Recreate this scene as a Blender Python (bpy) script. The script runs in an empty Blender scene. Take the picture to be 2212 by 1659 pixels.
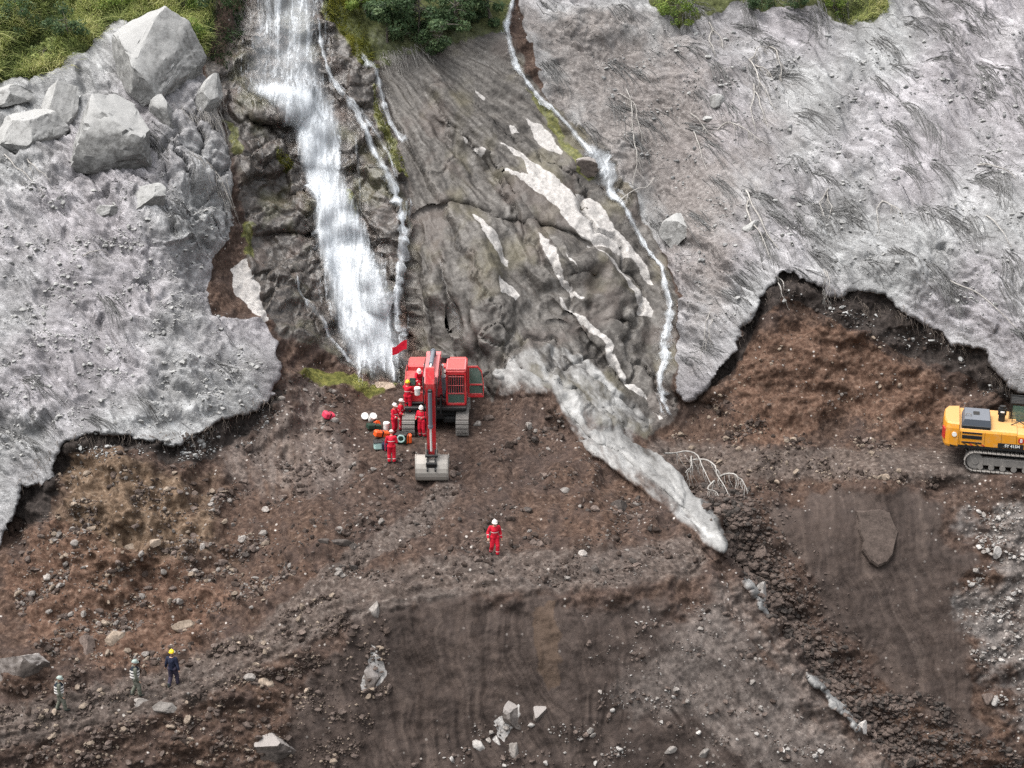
import bpy, math, random
import numpy as np
from mathutils import Vector, Matrix, Euler

# ------------------------------------------------------------------ camera, sky, sun, exposure
scene = bpy.context.scene
COL = scene.collection
PITCH = math.radians(18.0)
CAM = np.array([0.0, -80.0, 28.6])
FOC = 3402.0            # focal length in layout units (layout frame 2211 x 1659)
CU, CV = 1105.5, 829.5
cam_d = bpy.data.cameras.new('camera')
cam = bpy.data.objects.new('camera', cam_d)
COL.objects.link(cam)
cam.location = CAM
cam.rotation_euler = (math.radians(90) - PITCH, 0, 0)
cam_d.sensor_width = 36.0
cam_d.lens = 36.0 * FOC / 2211.0
cam_d.clip_end = 1000.0
scene.camera = cam

SUN_EL, SUN_AZ = math.radians(67), math.radians(-108)   # azimuth clockwise from +Y
world = bpy.data.worlds.new('World')
scene.world = world
world.use_nodes = True
wn = world.node_tree
bg = wn.nodes['Background']
sky = wn.nodes.new('ShaderNodeTexSky')
sky.sky_type = 'NISHITA'
sky.sun_disc = False
sky.sun_elevation = SUN_EL
sky.sun_rotation = SUN_AZ
sky.dust_density = 4.0
sky.air_density = 1.5
hs = wn.nodes.new('ShaderNodeHueSaturation')           # overcast: a grey sky
hs.inputs['Saturation'].default_value = 0.22
wn.links.new(sky.outputs[0], hs.inputs['Color'])
wn.links.new(hs.outputs[0], bg.inputs['Color'])
bg.inputs['Strength'].default_value = 0.11

sd = bpy.data.lights.new('sun', 'SUN')
sd.energy = 1.5
sd.angle = math.radians(35)
sd.color = (1.0, 0.97, 0.93)
so = bpy.data.objects.new('sun', sd)
COL.objects.link(so)
sdir = Vector((math.sin(SUN_AZ) * math.cos(SUN_EL), math.cos(SUN_AZ) * math.cos(SUN_EL), math.sin(SUN_EL)))
so.rotation_euler = sdir.to_track_quat('Z', 'Y').to_euler()
so.location = (0, -60, 80)

scene.view_settings.view_transform = 'Standard'
scene.view_settings.look = 'None'
scene.view_settings.gamma = 1.0
scene.view_settings.exposure = 1.3
scene.cycles.max_bounces = 4
scene.cycles.diffuse_bounces = 2
scene.cycles.glossy_bounces = 2
scene.cycles.transparent_max_bounces = 12
scene.cycles.use_denoising = False

RNG = np.random.default_rng(7)
random.seed(7)


def at(u, v, L):
    """World point seen from the lookout in direction (u, v), L metres ahead along +Y."""
    u = np.asarray(u, float); v = np.asarray(v, float)
    a = (u - CU) / FOC
    b = (CV - v) / FOC
    t = L / (math.cos(PITCH) + b * math.sin(PITCH))
    return np.stack([a * t, CAM[1] + L + 0 * a, CAM[2] + t * (b * math.cos(PITCH) - math.sin(PITCH))], -1)


# ------------------------------------------------------------------ noise
def _hash(ix, iy, seed):
    h = (ix.astype(np.int64) * 374761393 + iy.astype(np.int64) * 668265263 + seed * 1442695041) & 0xFFFFFFFF
    h = ((h ^ (h >> 13)) * 1274126177) & 0xFFFFFFFF
    h = (h ^ (h >> 16))
    h = (h * 2246822519) & 0xFFFFFFFF
    return (h ^ (h >> 15)) & 0xFFFFFF


_GA = np.cos(np.arange(256) * 2 * np.pi / 256), np.sin(np.arange(256) * 2 * np.pi / 256)


def pn(x, y, seed=0):
    """2-D gradient noise, about -1..1"""
    x0 = np.floor(x); y0 = np.floor(y)
    fx = x - x0; fy = y - y0
    sx = fx * fx * fx * (fx * (fx * 6 - 15) + 10); sy = fy * fy * fy * (fy * (fy * 6 - 15) + 10)
    def g(i, j):
        h = _hash(x0 + i, y0 + j, seed) & 255
        return _GA[0][h] * (fx - i) + _GA[1][h] * (fy - j)
    a = g(0, 0); b = g(1, 0); c = g(0, 1); d = g(1, 1)
    return (a + sx * (b - a) + sy * ((c + sx * (d - c)) - (a + sx * (b - a)))) * 1.5


def fbm(x, y, seed=0, octv=4, gain=0.5, lac=2.03):
    s = 0; a = 1.0; tot = 0
    for o in range(octv):
        s = s + a * pn(x, y, seed + o * 17); tot += a
        x = x * lac + 3.1; y = y * lac + 1.7; a *= gain
    return s / tot * 1.6


def ridged(x, y, seed=0, octv=3, gain=0.55):
    s = 0; a = 1.0; tot = 0
    for o in range(octv):
        s = s + a * (1 - 2 * np.abs(pn(x, y, seed + o * 13))); tot += a
        x = x * 2.1 + 1.3; y = y * 2.1 + 7.7; a *= gain
    return s / tot


def billow(x, y, seed=0, octv=3, gain=0.5):
    return -ridged(x, y, seed, octv, gain)


def worley(x, y, seed=0):
    """F1, F2 and a random value of the nearest cell"""
    x0 = np.floor(x); y0 = np.floor(y)
    f1 = np.full(x.shape, 9.0); f2 = np.full(x.shape, 9.0); rv = np.zeros(x.shape)
    for i in (-1, 0, 1):
        for j in (-1, 0, 1):
            h = _hash(x0 + i, y0 + j, seed)
            dx = x0 + i + (h & 1023) / 1023.0 - x; dy = y0 + j + ((h >> 10) & 1023) / 1023.0 - y
            d = dx * dx + dy * dy
            r = (h >> 4 & 4095) / 4095.0
            near = d < f1
            f2 = np.where(near, f1, np.minimum(f2, d))
            rv = np.where(near, r, rv)
            f1 = np.where(near, d, f1)
    return np.sqrt(f1), np.sqrt(f2), rv


def sstep(a, b, x):
    t = np.clip((x - a) / (b - a), 0, 1)
    return t * t * (3 - 2 * t)


def poly_sd(poly, u, v):
    """signed distance to a polygon, positive inside"""
    p = np.array(poly, float)
    d = np.full(u.shape, 1e9); ins = np.zeros(u.shape, bool)
    for k in range(len(p)):
        ax, ay = p[k]; bx, by = p[(k + 1) % len(p)]
        ex, ey = bx - ax, by - ay
        wx, wy = u - ax, v - ay
        t = np.clip((wx * ex + wy * ey) / (ex * ex + ey * ey + 1e-9), 0, 1)
        d = np.minimum(d, (wx - ex * t) ** 2 + (wy - ey * t) ** 2)
        if ay != by:
            c = ((ay <= v) & (v < by)) | ((by <= v) & (v < ay))
            ins ^= c & (wx < ex * (v - ay) / (by - ay))
    d = np.sqrt(d)
    return np.where(ins, d, -d)


def line_d(line, u, v):
    """distance to a polyline and which side (positive = right-hand side going down)"""
    p = np.array(line, float)
    d = np.full(u.shape, 1e9); side = np.zeros(u.shape); tt = np.zeros(u.shape)
    n = len(p) - 1
    for k in range(n):
        ax, ay = p[k]; bx, by = p[k + 1]
        ex, ey = bx - ax, by - ay
        wx, wy = u - ax, v - ay
        t = (wx * ex + wy * ey) / (ex * ex + ey * ey)
        tc = np.clip(t, 0, 1)
        q = (wx - ex * tc) ** 2 + (wy - ey * tc) ** 2
        near = q < d
        side = np.where(near, np.sign(wx * ey - wy * ex), side)
        tt = np.where(near, (k + tc) / n, tt)
        d = np.where(near, q, d)
    return np.sqrt(d), side, tt


# ------------------------------------------------------------------ object helpers
def tag(o, label=None, cat=None, group=None, kind=None):
    if label: o['label'] = label
    if cat: o['category'] = cat
    if group: o['group'] = group
    if kind: o['kind'] = kind
    return o


def link(name, me, parent=None):
    o = bpy.data.objects.new(name, me)
    COL.objects.link(o)
    if parent is not None:
        o.parent = parent
    return o


def empty(name, loc=(0, 0, 0), rot=(0, 0, 0)):
    o = link(name, None)
    o.empty_display_size = 0.3
    o.location = loc; o.rotation_euler = rot
    return o


def np_mesh(name, verts, faces, mat=None, smooth=True):
    """mesh from numpy arrays, faces (n,3) or (n,4)"""
    me = bpy.data.meshes.new(name)
    verts = np.ascontiguousarray(verts, np.float32); faces = np.ascontiguousarray(faces, np.int32)
    k = faces.shape[1]
    me.vertices.add(len(verts)); me.vertices.foreach_set('co', verts.ravel())
    me.loops.add(faces.size); me.loops.foreach_set('vertex_index', faces.ravel())
    me.polygons.add(len(faces))
    me.polygons.foreach_set('loop_start', np.arange(0, faces.size, k, dtype=np.int32))
    me.update(calc_edges=True)
    me.polygons.foreach_set('use_smooth', np.full(len(faces), smooth))
    if mat: me.materials.append(mat)
    return me


# ------------------------------------------------------------------ node helpers
class NT:
    def __init__(self, name):
        self.m = bpy.data.materials.new(name); self.m.use_nodes = True
        self.t = self.m.node_tree
        self.b = self.t.nodes['Principled BSDF']
        self.out = self.t.nodes['Material Output']
        self.tc = None
    def n(self, typ, **kw):
        x = self.t.nodes.new(typ)
        for k, v in kw.items(): setattr(x, k, v)
        return x
    def l(self, a, b): self.t.links.new(a, b)
    def put(self, sock, v):
        if isinstance(v, bpy.types.NodeSocket): self.l(v, sock)
        elif isinstance(v, (tuple, list)) and len(v) == 3 and sock.type == 'RGBA': sock.default_value = (*v, 1)
        else: sock.default_value = v
    def co(self, which='Object'):
        if self.tc is None: self.tc = self.n('ShaderNodeTexCoord')
        return self.tc.outputs[which]
    def noise(self, scale, detail=4, rough=0.55, vec=None, dist=0.0):
        x = self.n('ShaderNodeTexNoise'); self.l(vec or self.co(), x.inputs['Vector'])
        x.inputs['Scale'].default_value = scale; x.inputs['Detail'].default_value = detail
        x.inputs['Roughness'].default_value = rough; x.inputs['Distortion'].default_value = dist
        return x.outputs['Fac']
    def voro(self, scale, feature='F1', vec=None, rand=1.0):
        x = self.n('ShaderNodeTexVoronoi', feature=feature); self.l(vec or self.co(), x.inputs['Vector'])
        x.inputs['Scale'].default_value = scale
        x.inputs['Randomness'].default_value = rand
        return x
    def mapping(self, scale=(1, 1, 1), rot=(0, 0, 0), vec=None):
        x = self.n('ShaderNodeMapping'); self.l(vec or self.co(), x.inputs['Vector'])
        x.inputs['Scale'].default_value = scale; x.inputs['Rotation'].default_value = rot
        return x.outputs[0]
    def math(self, op, a, b=0.0, clamp=False, c=None):
        x = self.n('ShaderNodeMath', operation=op, use_clamp=clamp)
        self.put(x.inputs[0], a); self.put(x.inputs[1], b)
        if c is not None: self.put(x.inputs[2], c)
        return x.outputs[0]
    def ramp(self, fac, stops):
        x = self.n('ShaderNodeValToRGB'); self.l(fac, x.inputs[0])
        e = x.color_ramp.elements
        while len(e) < len(stops): e.new(0.5)
        for k, (p, c) in enumerate(stops):
            e[k].position = p
            e[k].color = (*c, 1) if isinstance(c, (tuple, list)) else (c, c, c, 1)
        return x.outputs[0]
    def mix(self, fac, a, b, blend='MIX'):
        x = self.n('ShaderNodeMix', data_type='RGBA', blend_type=blend)
        self.put(x.inputs[0], fac); self.put(x.inputs[6], a); self.put(x.inputs[7], b)
        return x.outputs[2]
    def step(self, x, lo, hi):
        n = self.n('ShaderNodeMapRange', interpolation_type='SMOOTHSTEP')
        self.put(n.inputs[0], x); n.inputs[1].default_value = lo; n.inputs[2].default_value = hi
        return n.outputs[0]
    def bump(self, h, strength=0.5, dist=0.05, normal=None):
        n = self.n('ShaderNodeBump'); n.inputs['Strength'].default_value = strength
        n.inputs['Distance'].default_value = dist; self.l(h, n.inputs['Height'])
        if normal: self.l(normal, n.inputs['Normal'])
        return n.outputs[0]
    def attr(self, name):
        n = self.n('ShaderNodeAttribute'); n.attribute_name = name
        return n
    def done(self, color=None, rough=None, normal=None, metal=None, spec=None):
        if color is not None: self.put(self.b.inputs['Base Color'], color)
        if rough is not None: self.put(self.b.inputs['Roughness'], rough)
        if normal is not None: self.l(normal, self.b.inputs['Normal'])
        if metal is not None: self.b.inputs['Metallic'].default_value = metal
        if spec is not None: self.put(self.b.inputs['Specular IOR Level'], spec)
        return self.m
# ------------------------------------------------------------------ terrain: layout of the slopes
# (u, v, L): direction from the lookout and horizontal distance in metres; u grows right, v grows down
COMMON = [
 (-420,-300,112),(0,-300,112),(450,-300,113),(900,-300,114),(1400,-300,117),(1900,-300,119),(2630,-300,119),
 (-420,150,92),(-420,600,80),(-420,900,72.5),
 (0,0,98),(0,175,93),(110,150,94.5),(200,0,101),(430,0,102),(300,100,96.5),(400,250,92.8),
 (0,400,86),(0,650,79.3),(0,880,74.2),(200,300,89.5),(200,500,84),(200,700,79.3),(200,900,74.2),
 (400,450,87),(400,650,82),(400,850,76.9),(500,700,82.7),(590,800,80.6),(560,870,78.6),(470,400,90.3),
 (600,0,102),(560,150,98.8),(620,250,96.6),(700,400,93.7),(760,550,91),(800,700,88.2),(850,815,86.3),
 (520,300,94.3),(530,500,90.6),(600,650,87.6),(680,750,85.8),
 (800,100,101),(770,250,97.6),(870,300,96),(900,450,92.6),(950,550,90.2),(980,700,87),(1000,780,85.8),
 (1020,200,99.5),(1100,80,103),(1100,350,96.5),(1150,500,92.2),(1180,650,88.7),(1180,750,86.4),
 (1300,350,97),(1300,500,93.2),(1300,650,89.7),(1300,780,86.6),(1400,500,94.7),(1430,600,92),(1440,750,88.5),
 (1440,850,86),(1440,905,84.9),
 (1250,50,104.5),(1250,200,101),(1400,200,101.5),(1400,350,98.5),(1500,0,107),(1600,200,101),(1600,400,93.6),
 (1560,550,90.2),(1520,700,87.6),(1480,830,85.3),(1700,500,89.9),(1800,0,109),(1800,250,98),(1800,500,89.7),
 (2000,0,110),(2000,300,97),(2000,600,86.7),(2200,0,110),(2200,300,96.5),(2200,600,86.2),(2200,820,82.6),
 (2100,750,84.4),(2630,0,110),(2630,400,93),(2630,800,82),
 (1690,620,86.9),(1700,750,85.2),(1850,800,84.5),(1700,880,83.2),(1900,900,82.8),(2100,880,82.9)]
A_ONLY = [
 (1500,950,83.2),(1800,960,81.9),(2000,960,81.5),(2200,960,81.2),(1600,1040,78.4),(1600,1075,77.2),(1900,1010,78.6),(1900,1045,77.3),(2200,1015,77.6),(2200,1042,76.8),
 (2630,1030,77),(2630,960,81),(1600,1200,75.6),(1900,1110,76.3),(2200,1110,75.9),(1900,1200,75.2),(2200,1200,74.8),(1750,1400,73.0),(2000,1400,73.0),
 (2200,1400,72.6),(1900,1600,70.8),(2200,1650,70.0),(2200,1900,67.5),(1700,1800,69),(1500,1100,77.3),(1450,1000,80.2),
 (1400,1300,74),(2630,1400,72.5),(2630,1900,67.5),(1400,950,83.0),(1200,1200,76),(1200,1800,68)]
B_ONLY = [
 (850,900,81.3),(900,940,79.7),(1010,935,79.8),(950,1045,74.6),(1050,900,81.3),(1080,830,84.2),(1200,830,83.6),
 (1250,900,81.8),(1330,960,79.6),(1390,940,82.4),(1440,1040,75.8),(1540,1170,69.6),(1300,1100,71.8),
 (1068,1195,66.9),(1200,1200,66.9),(1400,1200,67.6),(900,1180,67.6),(700,900,80.2),(650,800,82.6),
 (700,1000,76.6),(600,950,77.6),(550,1000,76),(500,1080,73),(110,1050,71.4),(200,1000,71.9),(200,1100,69.9),(200,1200,68.2),(200,1300,66.5),(400,1100,71.0),(400,1230,68.0),(60,1200,68.6),
 (300,1350,65.8),(400,1350,65.6),(375,1480,62.4),(150,1540,61.3),(0,1560,60.8),(0,1300,66.6),(0,1150,70),
 (600,1300,65.3),(750,1250,65.9),(700,1150,68.6),(600,1400,63.4),(850,1235,65.8),(1100,1230,65.8),(1350,1225,66.5),(750,1290,64.4),(850,1280,64.4),(1100,1275,64.4),(1350,1275,65.0),(1540,1235,67.2),
 (900,1330,63.9),(1100,1330,63.9),(1350,1330,64.4),(900,1450,62.9),(1200,1450,62.9),(1500,1450,63.7),(900,1660,61.2),(1200,1660,61.2),(1500,1660,61.8),
 (1800,1660,62.6),(1700,1480,64.3),(1640,1330,66.2),(700,1400,63.2),(500,1480,62.2),(500,1540,61.6),(200,1580,60.9),(700,1660,60.9),(500,1660,60.6),(200,1660,60.2),(-420,1660,59.8),(-420,1200,69),
 (600,1900,58.6),(1200,1900,59),(1950,1900,60),(-420,1900,57.5),(2300,1900,62)]


def tps(points, u, v):
    p = np.array(points, float); s = 400.0
    x = p[:, :2] / s
    def U(r2): return 0.5 * r2 * np.log(r2 + 1e-9)
    n = len(p)
    K = U(((x[:, None] - x[None]) ** 2).sum(-1)) + np.eye(n) * 0.0015
    Pm = np.hstack([np.ones((n, 1)), x])
    A = np.block([[K, Pm], [Pm.T, np.zeros((3, 3))]])
    w = np.linalg.solve(A, np.concatenate([p[:, 2], np.zeros(3)]))
    uu, vv = u / s, v / s
    out = w[n] + w[n + 1] * uu + w[n + 2] * vv
    for k in range(n):
        out = out + w[k] * U((uu - x[k, 0]) ** 2 + (vv - x[k, 1]) ** 2)
    return out


RIDGE = [(1395,935),(1450,1000),(1500,1062),(1545,1120),(1568,1185),(1600,1250),(1658,1330),(1760,1470),(1870,1590),(1945,1665),(2110,1850),(2200,1960)]

ASH_L = [(-500,160),(0,170),(110,165),(190,105),(225,50),(330,45),(400,70),(440,160),(470,260),(495,330),(500,450),(490,520),(460,560),(450,620),(455,690),(560,690),(600,740),(605,800),(590,850),(560,880),(500,900),(440,930),(380,960),(300,950),(240,930),(170,940),(130,960),(110,1040),(40,1050),(30,1120),(0,1180),(-500,1250)]
ASH_R = [(1180,-400),(1120,0),(1140,90),(1180,200),(1300,330),(1350,420),(1440,560),(1470,640),(1462,780),(1470,860),(1510,850),(1580,770),(1590,730),(1620,680),(1660,620),(1690,590),(1760,605),(1800,640),(1850,625),(1920,640),(1980,690),(2060,740),(2120,760),(2200,850),(2700,1000),(2700,-400)]
GRASS_L = [(-500,-400),(500,-400),(470,0),(455,110),(420,140),(385,70),(330,45),(225,50),(190,105),(110,165),(0,172),(-500,165)]
GRASS_C = [(690,-400),(700,0),(740,70),(790,110),(830,140),(930,110),(1090,60),(1110,0),(1150,-400)]
GRASS_R = [(1390,-400),(1400,5),(1470,50),(1530,30),(1600,10),(1760,25),(1850,45),(1915,30),(1930,-400)]
WET = [(430,100),(480,150),(520,0),(540,-400),(690,-400),(700,0),(800,120),(860,330),(890,440),(870,600),(860,720),(880,800),(870,830),(780,805),(700,755),(600,725),(540,600),(520,450),(495,330),(470,240)]
SLAB = [(790,60),(1095,60),(1150,175),(1312,325),(1440,565),(1462,640),(1462,800),(1455,915),(1390,945),(1300,930),(1200,850),(1090,800),(1060,870),(1000,780),(900,760),(865,640),(880,480),(855,360)]
BROWNASH = [(1130,40),(1350,40),(1480,150),(1560,300),(1560,450),(1520,620),(1470,680),(1440,580),(1330,380),(1200,240)]
BROWNASH2 = [(1130,20),(1500,60),(1700,130),(1760,300),(1740,480),(1640,600),(1560,760),(1480,840),(1440,580),(1330,380),(1200,240)]
PALES = [
 [(1066,318),(1107,324),(1160,361),(1189,381),(1230,414),(1267,447),(1304,476),(1331,529),(1333,541),(1304,537),(1263,517),(1230,488),(1201,455),(1173,435),(1132,406),(1107,390),(1083,375),(1115,381),(1144,390),(1132,361),(1091,328)],
 [(1267,529),(1292,537),(1325,566),(1366,615),(1394,640),(1411,672),(1407,690),(1380,687),(1366,640),(1337,595),(1292,554)],
 [(1239,414),(1263,410),(1292,431),(1312,455),(1337,500),(1370,545),(1394,582),(1413,615),(1403,611),(1370,574),(1333,537),(1308,492),(1271,447)],
 [(1136,254),(1169,267),(1189,287),(1214,316),(1210,328),(1181,324),(1156,295),(1148,271)],
 [(1017,467),(1042,476),(1066,508),(1099,562),(1103,578),(1083,566),(1054,533),(1034,492)],
 [(1070,599),(1091,615),(1124,644),(1115,652),(1075,640)],
 [(1161,517),(1181,533),(1206,574),(1230,615),(1259,652),(1251,648),(1214,611),(1185,570),(1169,541)],
 [(1206,631),(1234,660),(1271,697),(1312,738),(1325,757),(1316,768),(1290,730),(1250,690),(1210,650)],
 [(1017,320),(1046,332),(1044,340),(1021,328)],[(993,295),(1015,316),(1000,312)],[(1099,266),(1113,271),(1122,289),(1103,291)],[(1020,190),(1050,208),(1046,214),(1030,204)],
 [(1182,535),(1196,552),(1205,570),(1194,558)],[(1216,552),(1228,566),(1240,590),(1226,572)],
 [(500,575),(530,560),(555,610),(580,690),(570,700),(535,660),(510,630)],
 [(1300,740),(1330,790),(1400,880),(1430,918),(1420,920),(1360,850),(1310,780)],
 [(800,1390),(830,1430),(835,1455),(800,1500),(780,1490),(790,1440)],
 [(1065,1560),(1120,1520),(1125,1545),(1090,1600),(1075,1590)]]
CRACKS = [  # polyline, half width, depth
 ([(888,470),(905,455),(940,447),(975,440),(1010,447),(1050,460),(1090,480),(1140,485),(1180,490),(1220,502),(1260,522),(1310,560)],7,0.55),
 ([(945,540),(955,600),(972,650),(985,700),(1000,780)],7,0.4),([(1010,640),(1015,690),(1035,740),(1050,790)],9,0.45),
 ([(905,470),(890,520),(882,600),(884,700),(890,760)],8,0.45),([(1050,330),(1110,420),(1170,500),(1210,560)],5,0.25),
 ([(1180,640),(1230,690),(1290,760),(1350,840),(1420,910)],6,0.35),([(930,250),(1000,300),(1050,360),(1090,430)],5,0.25),
 ([(1230,600),(1260,590),(1290,600)],5,0.25),([(1180,690),(1220,700),(1260,730)],7,0.3),([(1300,700),(1340,690),(1370,705)],5,0.25),
 ([(1125,805),(1225,845),(1300,905),(1365,948)],4,0.35),([(1195,758),(1280,825),(1385,915)],4,0.3),([(1245,790),(1320,860),(1400,930)],3.5,0.25),([(1160,780),(1250,870),(1330,940)],3.5,0.25),
 ([(1200,862),(1265,945),(1345,990),(1450,1075),(1530,1160)],5,0.35),([(1300,950),(1400,1005),(1490,1085)],3.5,0.25),([(600,420),(640,425),(670,415)],7,0.5),([(560,510),(620,500),(690,512)],6,0.45),([(545,600),(600,585),(680,600)],6,0.4),([(525,250),(560,275),(620,285)],9,0.5)]
BUTT = [(375,260),(440,200),(480,260),(500,340),(495,520),(460,560),(420,520),(380,400),(330,370),(350,300)]
TONGUE = [(1085,800),(1130,765),(1200,742),(1262,768),(1312,830),(1405,920),(1396,950),(1330,960),(1270,950),(1225,900),(1190,850),(1130,835),(1080,845)]
CRUST = [(1070,800),(1130,805),(1195,825),(1240,880),(1275,935),(1330,930),(1405,970),(1475,1035),(1545,1108),(1572,1175),(1562,1200),(1520,1172),(1465,1125),(1400,1068),(1330,1015),(1265,972),(1222,915),(1190,855),(1130,850),(1075,860)]
CRUST2 = [(1590,1240),(1612,1240),(1640,1280),(1662,1330),(1650,1325),(1625,1290)]
CRUST3 = [(1740,1455),(1760,1455),(1800,1500),(1870,1580),(1850,1575),(1790,1515)]
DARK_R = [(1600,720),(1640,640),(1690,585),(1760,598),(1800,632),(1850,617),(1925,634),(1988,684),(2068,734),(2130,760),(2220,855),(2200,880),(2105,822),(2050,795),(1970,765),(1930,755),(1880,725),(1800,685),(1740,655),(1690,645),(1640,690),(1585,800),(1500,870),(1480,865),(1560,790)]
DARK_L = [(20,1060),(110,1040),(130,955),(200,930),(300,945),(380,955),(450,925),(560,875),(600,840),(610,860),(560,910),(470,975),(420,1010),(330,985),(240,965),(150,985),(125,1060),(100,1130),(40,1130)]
TAN = [(130,985),(260,965),(420,1020),(470,1100),(440,1180),(330,1240),(230,1290),(150,1230),(115,1120)]
RED = [(60,1110),(160,1120),(300,1200),(480,1260),(440,1420),(250,1440),(60,1380),(20,1230)]
RED_R = [(1600,780),(1690,680),(1800,700),(1960,790),(2100,850),(2040,930),(1820,900),(1720,930),(1640,960),(1560,950),(1580,880)]
RED_G = [(1900,1040),(1990,1040),(2000,1160),(1960,1250),(1920,1200)]
SCREE = [(2030,1060),(2090,1060),(2211,1040),(2700,1040),(2700,1650),(2211,1590),(2160,1520),(2090,1400),(2050,1320),(2110,1210)]
SMOOTH = [(780,1325),(900,1295),(1200,1290),(1400,1310),(1560,1340),(1700,1480),(1860,1680),(1860,1950),(560,1950),(620,1560),(700,1420)]
SMOOTH_G = [(1650,1100),(1950,1060),(2050,1100),(2080,1300),(2130,1560),(2000,1560),(1850,1400),(1720,1250)]
ORANGE = [(1150,1310),(1200,1300),(1215,1480),(1180,1490),(1160,1440)]
PALEFRONT = [(1400,1350),(1540,1300),(1640,1360),(1780,1520),(1870,1660),(1560,1660),(1460,1580),(1330,1570),(1310,1480)]
GREYRUB = [(430,960),(560,900),(620,790),(700,880),(790,960),(760,1060),(620,1110),(470,1080)]
SOIL_P = [(560,870),(610,740),(700,770),(800,810),(870,830),(1000,800),(1060,870),(1090,850),(1190,860),(1330,1020),(1470,1130),(1300,1240),(700,1240),(480,1100)]
MOSS = [
 [(690,0),(760,0),(800,100),(800,150),(775,140),(745,80),(705,40)],
 [(800,180),(830,250),(865,330),(880,380),(860,375),(835,310),(810,250)],
 [(595,330),(620,345),(635,370),(620,372),(600,350)],
 [(480,250),(515,270),(520,330),(500,330)],
 [(1120,180),(1160,205),(1260,330),(1290,370),(1270,380),(1200,290)],
 [(745,420),(765,430),(770,500),(750,500)],
 [(520,480),(545,490),(545,560),(525,550)],
 [(640,800),(700,790),(800,820),(860,835),(830,850),(700,830)]]
BULGE = [  # smooth-edged rock masses: u, v, ru, rv, metres towards the valley, edge power
 (585,238,70,34,1.3,4),(640,300,40,60,0.7,4),(560,330,45,60,0.5,4),(600,470,75,45,0.7,4),(610,560,70,40,0.4,4),
 (720,300,55,70,0.6,4),(835,470,30,120,0.5,4),(985,620,105,180,1.0,6),(900,650,38,160,0.4,4),(820,630,30,50,0.5,3),
 (1180,640,90,140,0.5,4),(1290,620,80,150,0.4,4),(760,150,40,70,0.6,4),(1255,340,40,32,0.6,4),(1480,480,60,50,0.7,3),
 (1245,855,120,75,0.9,2),(1180,790,90,45,0.4,2),(590,640,60,60,0.5,4),(300,480,120,50,0.5,3),(120,560,100,50,0.4,3),(470,610,60,80,-0.3,3),
 (700,820,70,45,-0.7,3),(740,870,80,30,-0.6,3),(640,790,22,60,0.3,3),(1300,1040,90,40,0.3,3),
 (1870,700,90,40,0.5,3),(1750,800,50,110,0.5,2),(1980,850,90,70,0.4,2),(1650,780,40,70,0.4,2),
 (280,1190,60,30,0.6,3),(230,1110,70,40,0.4,3),(380,1070,60,40,0.5,3),(560,1010,60,30,0.35,3),(500,1150,70,40,0.35,3),
 (60,1430,70,60,0.7,3),(330,930,80,25,-0.5,3)]

us = np.concatenate([np.arange(-420, -20, 14.0), np.arange(-20, 2232, 3.4), np.arange(2240, 2640, 14.0)])
vs = np.concatenate([np.arange(-300, -20, 14.0), np.arange(-20, 1680, 3.4), np.arange(1690, 1900, 14.0)])
GU, GV = np.meshgrid(us, vs)
QX, QY = GU / 41.0, GV / 41.0           # roughly metres on the slope

# ragged outlines: the zone borders wander
WU = GU + 10 * fbm(QX * 0.9, QY * 0.9, 3, 3) + 4 * fbm(QX * 2.2, QY * 2.2, 5, 3, 0.6)
WV = GV + 10 * fbm(QX * 0.9, QY * 0.9, 11, 3) + 4 * fbm(QX * 2.2, QY * 2.2, 13, 3, 0.6)
RU = GU + 5 * fbm(QX * 1.1, QY * 1.1, 21, 3); RV = GV + 5 * fbm(QX * 1.1, QY * 1.1, 23, 3)


BU = GU + 55 * fbm(QX * 0.28, QY * 0.28, 25, 4, 0.6); BV = GV + 55 * fbm(QX * 0.28, QY * 0.28, 27, 4, 0.6)


def zone(polys, soft=8.0, u=None, v=None):
    if not isinstance(polys[0], list): polys = [polys]
    w = np.zeros(GU.shape)
    for p in polys:
        w = np.maximum(w, sstep(-soft, soft, poly_sd(p, WU if u is None else u, WV if v is None else v)))
    return w


sd_ashL = poly_sd(ASH_L, WU, WV); sd_ashR = poly_sd(ASH_R, WU, WV)
Z = {}
Z['ash'] = np.maximum(sstep(-5, 5, sd_ashL), sstep(-5, 5, sd_ashR))
_cd, _cs, _ct = line_d([(1080,822),(1190,838),(1250,915),(1325,975),(1430,1050),(1500,1120),(1562,1195)], RU, RV)
crust_w = zone([CRUST], 6, RU, RV) * np.clip(0.62 + 0.5 * sstep(-12, 14, _cd * _cs), 0, 1)      # the flank towards the mound is soil-stained
Z['wet'] = zone(WET, 14); Z['slab'] = zone(SLAB, 14)
Z['pale'] = zone(PALES, 6, RU, RV); Z['crust'] = np.maximum(0.62 * zone([TONGUE], 7, RU, RV), np.maximum(crust_w, zone([CRUST2, CRUST3], 6)))
Z['green'] = np.maximum(zone([GRASS_L], 12), np.maximum(zone([GRASS_C], 14), zone([GRASS_R], 10)))
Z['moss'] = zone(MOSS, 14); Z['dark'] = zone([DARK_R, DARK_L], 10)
Z['tan'] = zone([TAN], 80, BU, BV); Z['red'] = zone([RED, RED_R], 70, BU, BV); Z['scree'] = zone([SCREE], 100, BU, BV)
Z['smooth'] = zone([SMOOTH, SMOOTH_G], 50, BU, BV); Z['orange'] = zone([ORANGE], 16); Z['palefront'] = np.maximum(zone([PALEFRONT], 60, BU, BV), 0.9 * zone([GREYRUB], 50, BU, BV))
Z['brownash'] = np.clip(0.55 * zone([BROWNASH], 70, BU, BV) + 0.45 * zone([BROWNASH2], 110, BU, BV), 0, 1)
Z['rock'] = np.clip(np.maximum(Z['wet'], Z['slab']), 0, 1)
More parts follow.
